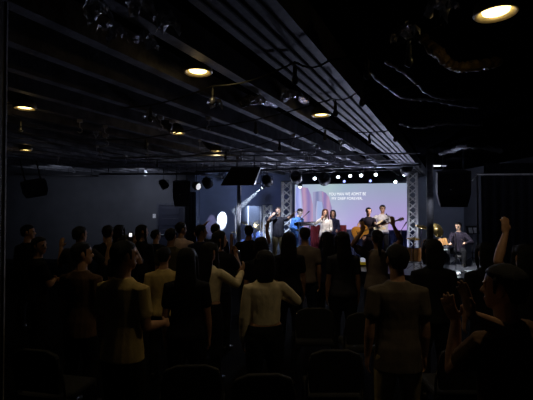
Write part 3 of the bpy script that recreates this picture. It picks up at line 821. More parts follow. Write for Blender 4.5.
        for i, (o_, ln_, rd) in enumerate(((.74, .070, .0092), (.25, .078, .0095), (-.25, .073, .0092), (-.72, .057, .0082))):
            b0 = Wr + hd * pl_ * (.93 if i in (1, 2) else .88) + th * pw * o_
            sp_ = (hd + th * o_ * .16).normalized(); ps = [b0]
            c_ = 0
            for q in (.45, .32, .23):
                c_ += curl * (.75 if q == .45 else 1)
                dd_ = sp_ * math.cos(c_) + n_ * math.sin(c_)
                ps.append(ps[-1] + dd_ * ln_ * hs * q)
            body.tube(ps, [rd * hs, rd * hs * .96, rd * hs * .9, rd * hs * .8], 8)
        tb = Wr + hd * pl_ * .28 + th * pw * .75
        td = (hd * .72 + th * .62 + n_ * (.25 + .5 * curl)).normalized(); td2 = (hd * .95 + th * .15 + n_ * (.3 + .8 * curl)).normalized()
        body.tube([tb - th * .012 * hs, tb + td * .036 * hs, tb + td * .036 * hs + td2 * .032 * hs], [.0125 * hs, .0105 * hs, .0085 * hs], 8)
        wrists.append((Wr, hd, n_)); sleeves.append((S, m1, E, m2, Wr))
    # legs
    legs = []
    for sx in (-1, 1):
        Hp = V((sx * .052 * H, -.004 * H, .49 * H + dz))
        if seated:
            K = Hp + V((sx * (.03 + knee_out) * H, .235 * H, .0)); A = V((K.x, K.y - .02 * H, .05 * H))
        else:
            K = V((sx * (.052 * H + stance * .35), .012 * H, .275 * H)); A = V((sx * (.05 * H + stance * .6), -.012 * H, .045 * H))
        m1 = Hp.lerp(K, .45); m2 = K.lerp(A, .32) + V((0, -.010 * H, 0))
        body.tube([Hp, m1, K, m2, A], [.053 * H * hip, .048 * H * hip, .034 * H, .033 * H, .021 * H], 12)
        body.tube([A + V((0, -.01 * H, -.012 * H)), A + V((0, .07 * H, -.026 * H))], [.02 * H, .014 * H], 8)
        legs.append((Hp, m1, K, m2, A))
    bo = body.build('body', SKIN[skin], t)
    bo.data.materials.append(M_LIP); bo.data.materials.append(M_EYE)
    REM.append((bo, voxel, marks))
    # top
    tc, sl = top[0], top[1]
    hm = hem if hem is not None else .485
    sh = MB()
    lv = TLv(.014, .50, .82)
    lv[-1] = (lv[-1][0], 0, lv[-1][2] * .86, lv[-1][3] * .95, lv[-1][4] * .95)
    low = lv[0]
    hx = max(low[2], .10 * H * hip + .012)
    first = [(hm * H, 0, hx + .012, low[3] - .016, low[4] + .014), ((hm + .03) * H, 0, hx + .008, low[3] - .012, low[4] + .012)] if hm < .5 else []
    lv = [l for l in lv if l[0] > (hm + .035) * H]
    # loose fit at the waist
    lv = [(z, cx, max(rx, (.093 if not f else .086) * H + .012), min(y0, -.058 * H), max(y1, .062 * H)) if z < .70 * H else (z, cx, rx, y0, y1) for (z, cx, rx, y0, y1) in lv]
    if hm < .5: lv = first + lv
    else:
        lv = [(hm * H, 0, .092 * H * (waist if f else 1) + .016, -.060 * H, .064 * H)] + lv
    lv = lv + [(.836 * H, 0, .050 * H, -.046 * H, .030 * H)]
    sh.loft(lv, 18, TU)
    for (S, m1, E, m2, Wr), sx in zip(sleeves, (-1, 1)):
        r0 = .033 * H * ar + .008
        if sl == 'none': sh.tube([S - V((sx * .03 * H, 0, .0)), S], r0 * .95, 10)
        elif sl == 'short': sh.tube([S - V((sx * .025 * H, 0, .004 * H)), S, S.lerp(E, .62)], [r0, r0 * 1.03, .034 * H * ar + .008], 12, cap=True)
        else:
            sh.tube([S - V((sx * .025 * H, 0, .004 * H)), S, m1, E], [r0, r0, .033 * H * ar + .010, .030 * H * ar + .008], 12)
            sh.tube([E, m2, Wr.lerp(E, .04)], [.030 * H * ar + .008, .029 * H * ar + .008, .020 * H * ar + .007], 12)
    so = sh.build('shirt', CL_[tc], t); REM.append((so, voxel * 1.15, None))
    # bottoms
    bt_ = MB()
    if skirt:
        lvS = [(.10 * H, 0, .15 * H, -.13 * H, .13 * H), (.3 * H, 0, .125 * H, -.105 * H, .105 * H), (.44 * H, 0, .108 * H, -.080 * H, .070 * H), (.50 * H, 0, .098 * H, -.066 * H, .058 * H), (.56 * H, 0, .080 * H, -.050 * H, .048 * H)]
        bt_.loft(lvS, 20)
        bo2 = bt_.build('skirt', CL_[bottom], t)
    else:
        bt_.loft(TLv(.010, .455, .58), 16, TU)
        for (Hp, m1, K, m2, A) in legs:
            bt_.tube([Hp, m1, K, m2, A + V((0, 0, -.012 * H))], [.056 * H * hip + .006, .051 * H * hip + .010, .038 * H + .010, .036 * H + .012, .029 * H + .010], 12)
        bo2 = bt_.build('trousers', CL_[bottom], t)
    REM.append((bo2, voxel * 1.2, None))
    for (Hp, m1, K, m2, A) in legs:
        y0 = A.y - .045 * H; x = A.x
        z = .0
        zz = A.z - .045 * H
        MB().loft([(zz + .004, x, .026 * H, y0, y0 + .155 * H), (zz + .018 * H, x, .029 * H, y0, y0 + .155 * H), (zz + .032 * H, x, .026 * H, y0 + .004, y0 + .12 * H), (zz + .05 * H, x, .024 * H, y0 + .006, y0 + .065 * H)], 14).build('shoe', M_SHOE, t, smooth=True)
    # hair
    hs_, hcol = hair
    if hs_ != 'bald':
        hb = MB()
        g = {'short': .014, 'long': .016, 'bob': .018, 'bun': .010, 'tail': .012, 'cap': .012, 'buzz': .004}[hs_]
        cap = [(.62, .076 + g * .7, -.100 - g, .015), (.70, .076 + g, -.102 - g, .055), (.78, .074 + g, -.100 - g, .080), (.86, .068 + g, -.092 - g, .083 + g * .4), (.94, .056 + g, -.074 - g, .066 + g * .6), (1.01, .038 + g, -.048 - g, .040 + g), (1.06, .018 + g * .6, -.022 - g * .5, .018)]
        back = [(.2, .050, -.082 - g * .6, -.035), (.34, .066, -.092 - g, -.02), (.5, .076 + g * .5, -.099 - g, .0), (.66, .077 + g, -.102 - g, .02), (.8, .06, -.09, .02)]
        hb.loft([(z * hz, 0, rx, y0, y1) for (z, rx, y0, y1) in cap], 18, TH_)
        hb.loft([(z * hz, 0, rx, y0, y1) for (z, rx, y0, y1) in back], 16, TH_)
        for sx in (-1, 1):
            hb.tube([(sx * (.074 + g * .3), .018, .42 * hz), (sx * (.075 + g * .5), .012, .7 * hz)], [.008, .014], 8, TH_)
        if hs_ == 'long':
            hb.loft([(z * hz, 0, rx, y0, y1) for (z, rx, y0, y1) in ((-1.35, .05, -.118, -.092), (-1.1, .085, -.128, -.085), (-.6, .105, -.132, -.070), (-.2, .105, -.130, -.045), (.1, .098, -.122, -.02), (.45, .094, -.118, .0), (.75, .086, -.112, .02), (.9, .06, -.09, .01))], 18, TH_)
            for sx in (-1, 1):
                hb.tube([(sx * .055, .055, .93 * hz), (sx * .088, .035, .6 * hz), (sx * .092, .035, .15 * hz), (sx * .10, .05, -.45 * hz), (sx * .085, .055, -.8 * hz)], [.018, .022, .024, .024, .012], 8, TH_)
        if hs_ == 'bob':
            hb.loft([(z * hz, 0, rx, y0, y1) for (z, rx, y0, y1) in ((-.35, .075, -.105, -.02), (-.1, .098, -.122, .0), (.2, .102, -.124, .01), (.5, .097, -.120, .015), (.75, .088, -.112, .03), (.9, .06, -.09, .01))], 18, TH_)
            for sx in (-1, 1):
                hb.tube([(sx * .055, .055, .93 * hz), (sx * .088, .03, .6 * hz), (sx * .094, .025, .15 * hz), (sx * .085, .02, -.15 * hz)], [.018, .022, .024, .016], 8, TH_)
        if hs_ == 'bun':
            hb.ball((0, -.135, .72 * hz), (.042, .038, .042), TH_)
        if hs_ == 'tail':
            hb.tube([(0, -.105, .75 * hz), (0, -.16, .6 * hz), (0, -.155, .0), (0, -.14, -.6 * hz)], [.02, .03, .034, .014], 10, TH_)
        ho = hb.build('hair', HAIR[hcol], t); REM.append((ho, voxel * .9, None))
        ho['hh'] = 1
    P = {'root': t, 'wr': [Matrix.Translation(V((pos[0], pos[1], base))) @ Matrix.Rotation(math.radians(rz), 4, 'Z') @ w[0] for w in wrists],
         'M': Matrix.Translation(V((pos[0], pos[1], base))) @ Matrix.Rotation(math.radians(rz), 4, 'Z'), 'hd': wrists, 'mouth': (Matrix.Translation(V((pos[0], pos[1], base))) @ Matrix.Rotation(math.radians(rz), 4, 'Z')) @ TH_(V((0, .11, .19 * hz)))}
    return P
def aud(label, x, ytop, d, **k):
    """audience member whose head top shows at pixel (x, top)"""
    p = at(x, ytop, d)
    H = (p.z - .012 * (p.z / 1.7)) / 1.006
    k.setdefault('voxel', .0085 if d < 4.6 else .011)
    return person(label, (p.x, p.y), H, **k)

AP = lambda x, y, d: at(x, y, d)
aud('man in a tan T-shirt standing at the left front, dark trousers', 124, 239, 3.2, rz=-22, top=('tan', 'short'), bottom='black', arms=('down', 'bent'), yaw=-25, hair=('short', 'black'), hem=.46)
aud('woman in black with very long wide black hair, right of the tan T-shirt man', 187, 246.5, 3.75, sex='f', top=('black', 'short'), bottom='black', hair=('long', 'black'), arms=('down', 'down'), rz=4)
aud('half-hidden person in a tan shirt right of the tan T-shirt man', 164, 246, 4.7, top=('tan', 'short'), bottom='black', hair=('short', 'black'), arms=('down', 'down'), rz=4)
aud('woman in a cream long-sleeved top with raised forearms and long dark hair', 209, 241, 4.6, sex='f', top=('cream', 'long'), bottom='black', hair=('long', 'black'), arms=('bent', dict(w=AP(242, 272, 4.85), pole=(.5, -.2, -1), n=(-1, 0, 0), h=(.1, .4, 1))), rz=-28, hem=.58)
aud('woman with dark shoulder-length hair in a pale blouse, right elbow out', 265, 249, 3.75, sex='f', top=('cream', 'long'), bottom='black', hair=('bob', 'black'), arms=('down', dict(w=AP(276, 292, 4.0), pole=(1, -.3, -.5), n=(-1, 0, 0), h=(-.5, .6, .6))), rz=6, hem=.57)
aud('man in a grey-brown shirt with short dark hair standing at center', 305, 226.5, 6.3, top=('greybrown', 'short'), bottom='denim', hair=('short', 'black'), arms=('down', 'down'))
aud('woman in black with long dark hair left of the grey-brown shirt man', 289, 231, 5.6, sex='f', top=('black', 'short'), bottom='black', hair=('long', 'black'), arms=('down', 'down'))
aud('person in black T-shirt raising both arms in front of the left drum kit', 249, 224.5, 7.5, top=('black', 'short'), bottom='black', hair=('short', 'black'), skin='brown', arms=('up', dict(w=AP(266.5, 229, 7.3), pole=(.5, -.3, -1), n=(0, 1, 0), h=(.25, 0, 1))))
aud('dark-haired woman in black behind the pale blouse woman', 261, 236, 5.2, sex='f', top=('black', 'short'), bottom='black', hair=('bob', 'black'), arms=('down', 'down'))
aud('girl with long straight hair in a dark grey top right of center', 343, 230.5, 5.4, sex='f', top=('charcoal', 'short'), bottom='black', hair=('long', 'black'), arms=('down', 'down'))
aud('woman in dark clothes with long hair beneath the lead singer', 327, 231, 6.5, sex='f', top=('navy', 'short'), bottom='black', hair=('long', 'black'), arms=('bent', 'down'), rz=10)
aud('long-haired woman raising both arms before the guitarists', 377, 229, 5.8, sex='f', top=('greybrown', 'short'), bottom='denim', hair=('tail', 'black'), skin='brown',
    arms=(dict(w=AP(362.5, 231, 5.65), pole=(-1, 0, -.5), n=(0, 1, 0), h=(-.02, 0, 1)), dict(w=AP(393.5, 226, 5.65), pole=(1, 0, -.5), n=(0, 1, 0), h=(-.1, 0, 1))))
aud('man in a long grey-brown T-shirt with round dark head at right front', 397, 243, 3.2, top=('umber', 'short'), bottom='khaki', hair=('short', 'black'), arms=('down', 'down'), hem=.42)
aud('broad person all in black before the right drum kit', 433, 238, 4.2, top=('black', 'long'), bottom='black', hair=('bob', 'black'), arms=('down', 'down'))
aud('dark-haired person in black in front of the pale pipe curtain', 486, 241, 4.3, top=('black', 'short'), bottom='black', hair=('bob', 'black'), arms=('down', 'down'))
aud('person at the right front clapping with raised bare forearms', 505, 262, 2.05, top=('brown', 'short'), bottom='black', hair=('short', 'black'), rz=26, yaw=15,
    arms=(dict(w=AP(456, 322, 2.2), pole=(-.3, -.2, -1), h=(-.3, .2, .9), n=(1, .2, 0), curl=.15), dict(w=AP(470, 315, 1.85), pole=(.5, -.2, -1), h=(-.05, .3, 1), n=(-1, .3, 0), curl=.12)), voxel=.007)
aud('person in black raising the left arm at the right edge', 525, 243, 3.6, top=('black', 'short'), bottom='black', hair=('bob', 'black'), arms=(dict(w=AP(505.5, 234, 3.5), pole=(-.6, -.2, -1), n=(0, 1, 0), h=(0, 0, 1)), 'down'))
aud('dark figure standing at the far left edge, head turned to the stage', 28, 224, 6.5, top=('black', 'long'), bottom='black', hair=('short', 'black'), yaw=-50, rz=-20)
aud('person with folded arms in front of the far left figure', 39, 236, 5.2, top=('black', 'short'), bottom='black', hair=('short', 'black'), arms=('fold', 'fold'), yaw=-55, rz=-45)
aud('person in dark clothes raising both hands beside the head, at left', 80, 225.5, 5.8, top=('charcoal', 'short'), bottom='black', hair=('short', 'black'), arms=('up', 'up'), yaw=-30)
aud('person in a dark brown top behind the tan T-shirt man on his left', 82, 241, 4.0, top=('brown', 'short'), bottom='black', hair=('short', 'black'), arms=('down', 'bent'), yaw=-40, rz=-15, hem=.44)
aud('person in black with hands near the face left of the long-haired tall figure', 108, 224.5, 6.6, top=('black', 'short'), bottom='black', hair=('short', 'black'), arms=('face', 'face'))
aud('person in black standing close behind the one with hands near the face', 119, 224, 7.3, sex='f', top=('black', 'short'), bottom='black', hair=('bob', 'black'), arms=('up', 'down'))
pS3 = aud('person raising hands and holding a lit phone behind the tan T-shirt man', 126, 234, 5.4, top=('black', 'short'), bottom='black', hair=('short', 'black'), yaw=-20, arms=('clap', dict(w=AP(133, 245, 5.1), pole=(.5, -.2, -1), n=(0, -1, 0), h=(0, .1, 1), curl=.5)))
aud('tall figure with long black hair and black clothes at left', 142, 224, 7.0, sex='f', top=('black', 'long'), bottom='black', hair=('long', 'black'), yaw=-45, rz=-15)
aud('small person in black with short hair left of the door', 156, 229, 7.6, top=('black', 'short'), bottom='black', hair=('short', 'black'), yaw=-40)
aud('man in an olive-brown shirt with short hair in front of the door', 171, 227.5, 6.2, top=('olive', 'short'), bottom='black', hair=('short', 'black'), rz=-8)
aud('man in a pale pink-white shirt in front of the door', 181, 221.5, 7.2, top=('pinkwhite', 'short'), bottom='denim', hair=('short', 'black'), yaw=-35, rz=-12)
aud('man in a navy T-shirt in profile left of the bright oval light', 201, 224, 6.8, top=('navy', 'short'), bottom='black', hair=('short', 'black'), yaw=-45, rz=-20)
aud('man in black below the bright oval light with a hand at his head', 216, 223, 7.7, top=('black', 'short'), bottom='black', hair=('short', 'black'), yaw=-35, arms=('headhand', 'down'))
aud('dark silhouetted person in black facing right below the oval light', 219.5, 230, 5.6, top=('black', 'short'), bottom='black', hair=('bob', 'black'), yaw=-50, rz=-25, arms=('down', 'face'))

# phone
pw_ = pS3['wr'][1]
ph = thing('phone', 'small phone with a glowing white screen held up at left', 'phone', pw_ + V((-.02, -.035, .10)), rot=(math.radians(-10), 0, 0))
MB().box((0, 0, 0), (.07, .009, .14)).build('phone_case', M_BLACKPL, ph, bevel=.004)
MB().box((0, -.006, .03), (.035, .003, .045)).build('phone_screen', emis('phone_glow', (.95, .95, 1), 1.2), ph)

# ------------------------------------------------------------------ PERFORMERS
def perf(label, x, ytop, d, **k):
    p = at(x, ytop, d)
    H = (p.z - ST - .012) / 1.006
    k.setdefault('base', ST); k.setdefault('voxel', .0095)
    return person(label, (p.x, p.y), H, **k)
M_MIC = mat('mic_black', (.015, .015, .015), .4)
def mic(mouth, away, label):
    away = V(away).normalized()
    t = thing('microphone', label, 'microphone', mouth)
    MB().tube([away * .04, away * .2], [.015, .011], 10).build('handle', M_MIC, t, smooth=True)
    MB().ball((0, 0, 0), .027).build('grille', mat('mic_grille', (.2, .2, .21), .3, .8), t, smooth=True)
    return t
# worship leader
ld = at(278, 208, 12.2)
mleader = at(276, 213, 12.0)
L = perf('bald man in a dark T-shirt and khaki trousers singing with one arm stretched out', 278.5, 206.5, 12.2, rz=172, yaw=-10, skin='light', hair=('buzz', 'grey'), top=('charcoal', 'short'), bottom='khaki',
     arms=(dict(w=at(294, 213.5, 11.75), pole=(-.1, -.3, -1), n=(0, 0, -1), curl=.15), dict(w=at(272.3, 215.5, 11.9), pole=(1, .2, -1), h=(-.5, -.1, .6), n=(-.5, -1, 0), curl=1.0)), hem=.47, roll=4)
mic(L['mouth'] + V((-.01, -.02, 0)), (-.5, -.5, -.45), 'black handheld microphone at the bald leader\'s mouth')
# keyboardist
K = perf('keyboard player in a bright blue shirt leaning over the keyboard behind the leader', 294.5, 206.5, 12.85, rz=218, lean=20, nod=14, skin='light', hair=('short', 'brown'), top=('blue', 'long'), bottom='blue', arms=('bent', 'bent'))
# lead singer
S = perf('woman singer in a white cardigan with long reddish-brown hair at center stage', 325, 208.5, 12.4, sex='f', rz=176, yaw=12, skin='light', hair=('long', 'red'), top=('white', 'long'), bottom='skirt', skirt=True,
     arms=('bent', dict(w=at(321, 219, 12.15), pole=(1, .2, -1), h=(-.3, .3, .8), n=(-1, -.3, 0), curl=1.0)), hem=.47)
mic(S['mouth'] + V((-.01, -.02, 0)), (-.45, -.5, -.5), 'black handheld microphone at the lead singer\'s mouth')
B = perf('backing singer in dark clothes standing behind the lead singer\'s shoulder', 333, 209.5, 13.15, sex='f', rz=165, skin='light', hair=('bob', 'black'), top=('navy', 'long'), bottom='black', arms=('bent', 'bent'))
# guitars
def guitar(kind, pos, rot, label):
    t = thing(kind, label, 'guitar', pos, rot=rot)   # local: x along neck (+), z up, -y front
    ac = kind == 'acoustic_guitar'
    if ac:
        prof = [(-.26, .0), (-.25, .10), (-.18, .185), (-.08, .195), (.0, .145), (.06, .125), (.13, .145), (.19, .135), (.235, .07), (.24, 0)]
        m = mat('spruce_top', rgb(215, 150, 60), .35, noise=.12, scale=4, stretch=(1, 1, 8), bump=.02); ms = mat('guitar_side', (.16, .07, .025), .3); dp = .05
    else:
        prof = [(-.2, .0), (-.2, .09), (-.14, .155), (-.05, .15), (.0, .115), (.07, .13), (.15, .16), (.185, .13), (.12, .07), (.11, .0)]
        m = mat('cream_body', rgb(225, 205, 165), .25, noise=.06); ms = m; dp = .022
    poly = prof + [(x, -z) for x, z in prof[::-1][1:-1]]
    MB().prism(poly, -dp, dp, lambda u, v, w: (u, w, v)).build('guitar_body', ms, t, bevel=.008)
    if ac: MB().prism([(x * .975, z * .975) for x, z in poly], -dp - .004, -dp + .001, lambda u, v, w: (u, w, v)).build('soundboard', m, t)
    fy = -dp - .008
    if ac:
        MB().lathe([(.001, 0), (.05, 0), (.05, .003), (.001, .003)], 18, (.06, fy, 0), Matrix.Rotation(PI / 2, 3, 'X')).build('soundhole', M_MATTE, t)
    else:
        MB().prism([(-.12, -.09), (.1, -.1), (.11, .05), (-.02, .06), (-.1, .02)], -dp - .004, -dp + .001, lambda u, v, w: (u, w, v)).build('pickguard', mat('pickguard', (.5, .48, .42), .3), t)
        for q in (-.06, .0, .06): MB().box((q, fy, 0), (.02, .008, .075)).build('pickup', M_BLACK, t)
    MB().box((-.1 if ac else -.11, fy, 0), (.025, .012, .13 if ac else .08)).build('bridge', mat('dark_wood', (.03, .018, .012), .4), t)
    x0 = .22 if ac else .1; x1 = .60
    MB().box(((x0 + x1) / 2, -dp - .004, 0), (x1 - x0, .024, .045)).build('neck', mat('neck_wood', (.10, .05, .03), .35), t, bevel=.004)
    h = MB().prism([(x1, -.022), (x1 + .03, -.038), (x1 + .17, -.042), (x1 + .19, 0), (x1 + .17, .042), (x1 + .03, .038), (x1, .022)], -dp - .012, -dp + .004, lambda u, v, w: (u, w, v)).build('headstock', mat('neck_wood', (.10, .05, .03)), t)
    for k in range(3):
        for sz in (-1, 1): MB().tube([(x1 + .05 + k * .045, -dp - .004, sz * .042), (x1 + .05 + k * .045, -dp - .004, sz * .065)], .007, 6).build('tuning_peg', M_CHROME, h)
    st = MB()
    for k in range(6): st.tube([(-.1, fy - .006, -.018 + k * .0072), (x1 + .1, fy - .004, -.014 + k * .0056)], .0013, 4, cap=False)
    st.build('strings', M_CHROME, t)
    return t
gA = at(360.5, 231.5, 11.8)
GA = guitar('acoustic_guitar', gA, (0, math.radians(-22), math.radians(-10)), 'honey-coloured acoustic guitar held by the woman guitarist')
MA = GA
def gp(pos, rot, l): return V(pos) + Euler(rot).to_matrix() @ V(l)
rA = (0, math.radians(-22), math.radians(-10))
G1 = perf('woman guitarist with dark hair and patterned dark dress playing acoustic guitar', 368.5, 207, 12.2, sex='f', rz=178, skin='light', hair=('tail', 'black'), top=('plaid', 'short'), bottom='plaid', skirt=True,
      arms=(dict(w=gp(gA, rA, (.45, -.07, -.06)), pole=(-.5, -.2, -1), h=(.2, .4, .9), n=(.8, .2, 0), curl=.9), dict(w=gp(gA, rA, (-.1, -.10, .10)), pole=(1, -.3, .2), h=(-.8, .3, -.5), n=(0, -1, 0), curl=.5)))
rB = (0, math.radians(-18), math.radians(-8))
gB = at(379, 226, 12.5)
GB = guitar('electric_guitar', gB, rB, 'cream electric guitar held by the man in the light grey shirt')
G2 = perf('man in a light grey shirt with short dark hair playing electric guitar', 382.5, 204.5, 12.85, rz=180, skin='light', hair=('short', 'black'), top=('lgrey', 'long'), bottom='black',
      arms=(dict(w=gp(gB, rB, (.42, -.05, -.06)), pole=(-.5, -.2, -1), h=(.2, .4, .9), n=(.8, .2, 0), curl=.9), dict(w=gp(gB, rB, (-.06, -.08, .09)), pole=(1, -.3, .2), h=(-.8, .3, -.5), n=(0, -1, 0), curl=.5)))
# strap for the electric guitar
def strap(pts, par_, m):
    MB().tube([par_.matrix_world.inverted() @ V(p) for p in pts], .022, 6, flat=.25, ref=(0, 0, 1)).build('strap', m, par_)
bpy.context.view_layer.update()
p0 = at(382.5, 204.5, 12.85)
strap([gp(gB, rB, (.17, -.03, .12)), (p0.x + .16, p0.y - .13, 1.60), (p0.x + .13, p0.y - .02, 1.76), (p0.x + .02, p0.y + .14, 1.55)], GB, M_BLACK)

# ------------------------------------------------------------------ KEYBOARD, MIC BOOM
kb = at(306.5, 224, 12.35)
t = thing('keyboard', 'electronic keyboard on a stand in front of the blue-shirted player', 'keyboard', (kb.x, kb.y, ST), math.radians(42))
kz = kb.z - ST
MB().box((0, 0, kz), (.84, .26, .09)).build('case', M_BLACKPL, t, bevel=.012)
MB().box((0, .04, kz + .047), (.8, .15, .012)).build('white_keys', mat('ivory_keys', (.8, .8, .8), .3), t)
m = MB()
for k in range(23): m.box((-.375 + k * .034, .01, kz + .058), (.014, .09, .012))
m.build('black_keys', M_BLACK, t)
MB().box((0, -.132, kz + .01), (.8, .006, .035)).build('back_strip', mat('silver_strip', (.7, .72, .78), .3, .4), t)
for sx in (-1, 1):
    MB().tube([(sx * .28, -.14, .02), (-sx * .28, .12, kz - .05)], .018, 8).tube([(sx * .28, -.24, .02), (sx * .28, .2, .02)], .016, 8).build('stand_leg', M_DKSTEEL, t)
def mic_stand(px, d, z0, tip, label):
    p = at(px, 207, d); p.z = ST
    t = thing('microphone_stand', label, 'microphone stand', p)
    for k in range(3):
        a = 2 * PI * k / 3 + .5
        MB().tube([(0, 0, .1), (.26 * math.cos(a), .26 * math.sin(a), .02)], .011, 8).build('leg', M_DKSTEEL, t)
    MB().tube([(0, 0, .08), (0, 0, z0)], .013, 8).build('pole', M_STEEL, t)
    q = tip - p
    MB().tube([V((0, 0, z0)) - (q - V((0, 0, z0))) * .25, q], .009, 8).build('boom', M_DKSTEEL, t)
    g = MB().tube([q, q + (q - V((0, 0, z0))).normalized() * .13], [.012, .02], 8).build('mic', M_MIC, t)
    return t
mic_stand(299, 11.8, 1.28, at(306, 214.5, 11.7), 'microphone boom stand right of the bald leader')
mic_stand(455.5, 10.15, 1.05, at(457.5, 229, 10.35), 'microphone stand with silver pole in front of the right drummer')
mic_stand(400.5, 11.6, 1.0, at(404, 226, 11.6), 'microphone stand left of the right truss')

# maroon draped riser behind the lead singer
p0, p1 = at(311, 225, 13.6), at(346, 225, 13.6)
t = thing('draped_table', 'low table under a maroon cloth behind the lead singer', 'table', ((p0.x + p1.x) / 2, 13.6, ST), math.radians(-12))
wv = (p1.x - p0.x)
hz_ = p0.z - ST
MB().box((0, 0, hz_ - .02), (wv, .3, .04)).build('tabletop', M_DKSTEEL, t)
drape('cloth', (-wv / 2 - .01, -.16), (wv / 2 + .01, -.16), .02, hz_ + .004, 12, .018, CL_['maroon'], t)
for sx in (-1, 1): MB().tube([(sx * (wv / 2 - .06), .1, 0), (sx * (wv / 2 - .06), .1, hz_ - .03)], .018).build('leg', M_DKSTEEL, t)

# ------------------------------------------------------------------ DRUM KITS
M_CYM = mat('cymbal_brass', (.75, .55, .22), .22, 1, noise=.1)
M_HEADW = mat('drum_head', (.82, .84, .86), .45, noise=.05)
def drum(mb_c, r, h, R, parent, name, msh, mhd=None):
    o = MB().lathe([(r * .98, -h / 2), (r, -h / 2), (r, h / 2), (r * .98, h / 2)], 24, mb_c, R).build(name, msh, parent)
    for s in (-1, 1):
        c = V(mb_c) + R @ V((0, 0, s * (h / 2 + .001)))
        MB().lathe([(.001, .004), (r * .95, .002), (r * .95, -.003), (.001, -.004)], 24, c, R).build('drum_head', mhd or M_HEADW, o)
        MB().lathe([(r * .95, -.008), (r * 1.03, -.008), (r * 1.03, .012), (r * .95, .012)], 24, c, R).build('hoop', M_CHROME, o)
    m = MB()
    for k in range(8):
        a = 2 * PI * k / 8
        m.tube([V(mb_c) + R @ V((r * 1.03 * math.cos(a), r * 1.03 * math.sin(a), -h / 2)), V(mb_c) + R @ V((r * 1.03 * math.cos(a), r * 1.03 * math.sin(a), h / 2))], .006, 5)
    m.build('lug', M_CHROME, o)
    return o
def cymbal(parent, p, r, tilt, base):
    st = MB().tube([(base[0], base[1], 0.02), (base[0], base[1], p[2] * .75), p], .011, 8)
    for k in range(3):
        a = 2 * PI * k / 3; st.tube([(base[0], base[1], .16), (base[0] + .2 * math.cos(a), base[1] + .2 * math.sin(a), .015)], .009, 6)
    s = st.build('cymbal_stand', M_CHROME, parent)
    R = Euler(tilt).to_matrix()
    MB().lathe([(.004, .028), (.03, .024), (.045, .008), (r * .7, -.006), (r, -.022), (r, -.025), (r * .7, -.010), (.045, .003), (.004, .02)], 28, p, R).build('cymbal', M_CYM, s, smooth=True)
def kit(loc, rz, label, shell, pix=None):
    t = thing('drum_kit', label, 'drum kit', loc, rz)
    RX = Matrix.Rotation(PI / 2, 3, 'X'); I = Matrix.Identity(3)
    drum((0, -.1, .29), .27, .36, RX, t, 'bass_drum', shell)
    drum((-.19, -.08, .70), .14, .2, Matrix.Rotation(-.5, 3, 'X'), t, 'tom', shell)
    drum((.19, -.08, .70), .15, .22, Matrix.Rotation(-.5, 3, 'X'), t, 'tom', shell)
    fl = drum((-.48, .22, .40), .2, .36, I, t, 'floor_tom', shell)
    for k in range(3):
        a = 2 * PI * k / 3; MB().tube([(-.48 + .21 * math.cos(a), .22 + .21 * math.sin(a), .5), (-.48 + .21 * math.cos(a), .22 + .21 * math.sin(a), .01)], .008, 6).build('leg', M_CHROME, fl)
    sn = drum((.40, .25, .56), .17, .14, I, t, 'snare_drum', mat('snare_shell', (.7, .78, .8), .35))
    MB().tube([(.40, .25, .02), (.40, .25, .5)], .012, 8).build('stand', M_CHROME, sn)
    cymbal(t, V((-.25, .1, 1.17)), .21, (.3, .1, 0), (-.3, .14))
    cymbal(t, V((.14, .02, 1.07)), .2, (1.15, .25, 0), (.12, .1))
    cymbal(t, V((-.62, -.02, .86)), .19, (.12, 0, 0), (-.62, -.02))
    return t
M_SHB = mat('drum_shell_blue', (.12, .2, .5), .25, noise=.1); M_SHO = mat('drum_shell_honey', (.55, .28, .10), .3, noise=.15, scale=5)
kl = at(254.5, 207, 13.9); kit((kl.x, kl.y, ST), math.radians(8), 'blue drum kit at stage left behind the raised-arm person', M_SHB)
kr = at(433.5, 207, 10.95); kit((kr.x, kr.y, ST), math.radians(12), 'honey-coloured drum kit at stage right under white light', M_SHO)
# acrylic shield in front of left kit
pm = bpy.data.materials.new('clear_acrylic'); pm.use_nodes = True
b = pm.node_tree.nodes['Principled BSDF']; b.inputs['Roughness'].default_value = .04; b.inputs['Alpha'].default_value = .05; b.inputs['Base Color'].default_value = (.7, .8, 1, 1)
nzz = pm.node_tree.nodes.new('ShaderNodeTexNoise'); rrr = pm.node_tree.nodes.new('ShaderNodeMapRange'); rrr.inputs['To Min'].default_value = .02; rrr.inputs['To Max'].default_value = .08
pm.node_tree.links.new(nzz.outputs['Fac'], rrr.inputs[0]); pm.node_tree.links.new(rrr.outputs[0], b.inputs['Roughness'])
sA, sB = at(235.5, 207, 13.1), at(261, 207, 13.1)
t = thing('drum_shield', 'clear acrylic drum shield with pale posts around the left drum kit', 'drum shield', (sA.x, 13.1, ST))
wS = sB.x - sA.x; hS = at(249, 206, 13.1).z - ST
for k in range(2):
    MB().box((wS * (.25 + .5 * k), 0, hS / 2), (wS * .48, .01, hS)).build('panel', pm, t)
for k in range(3):
    MB().box((wS * .5 * k, 0, hS / 2), (.035, .03, hS)).build('post', mat('pale_post', (.6, .62, .7), .35, .2), t)

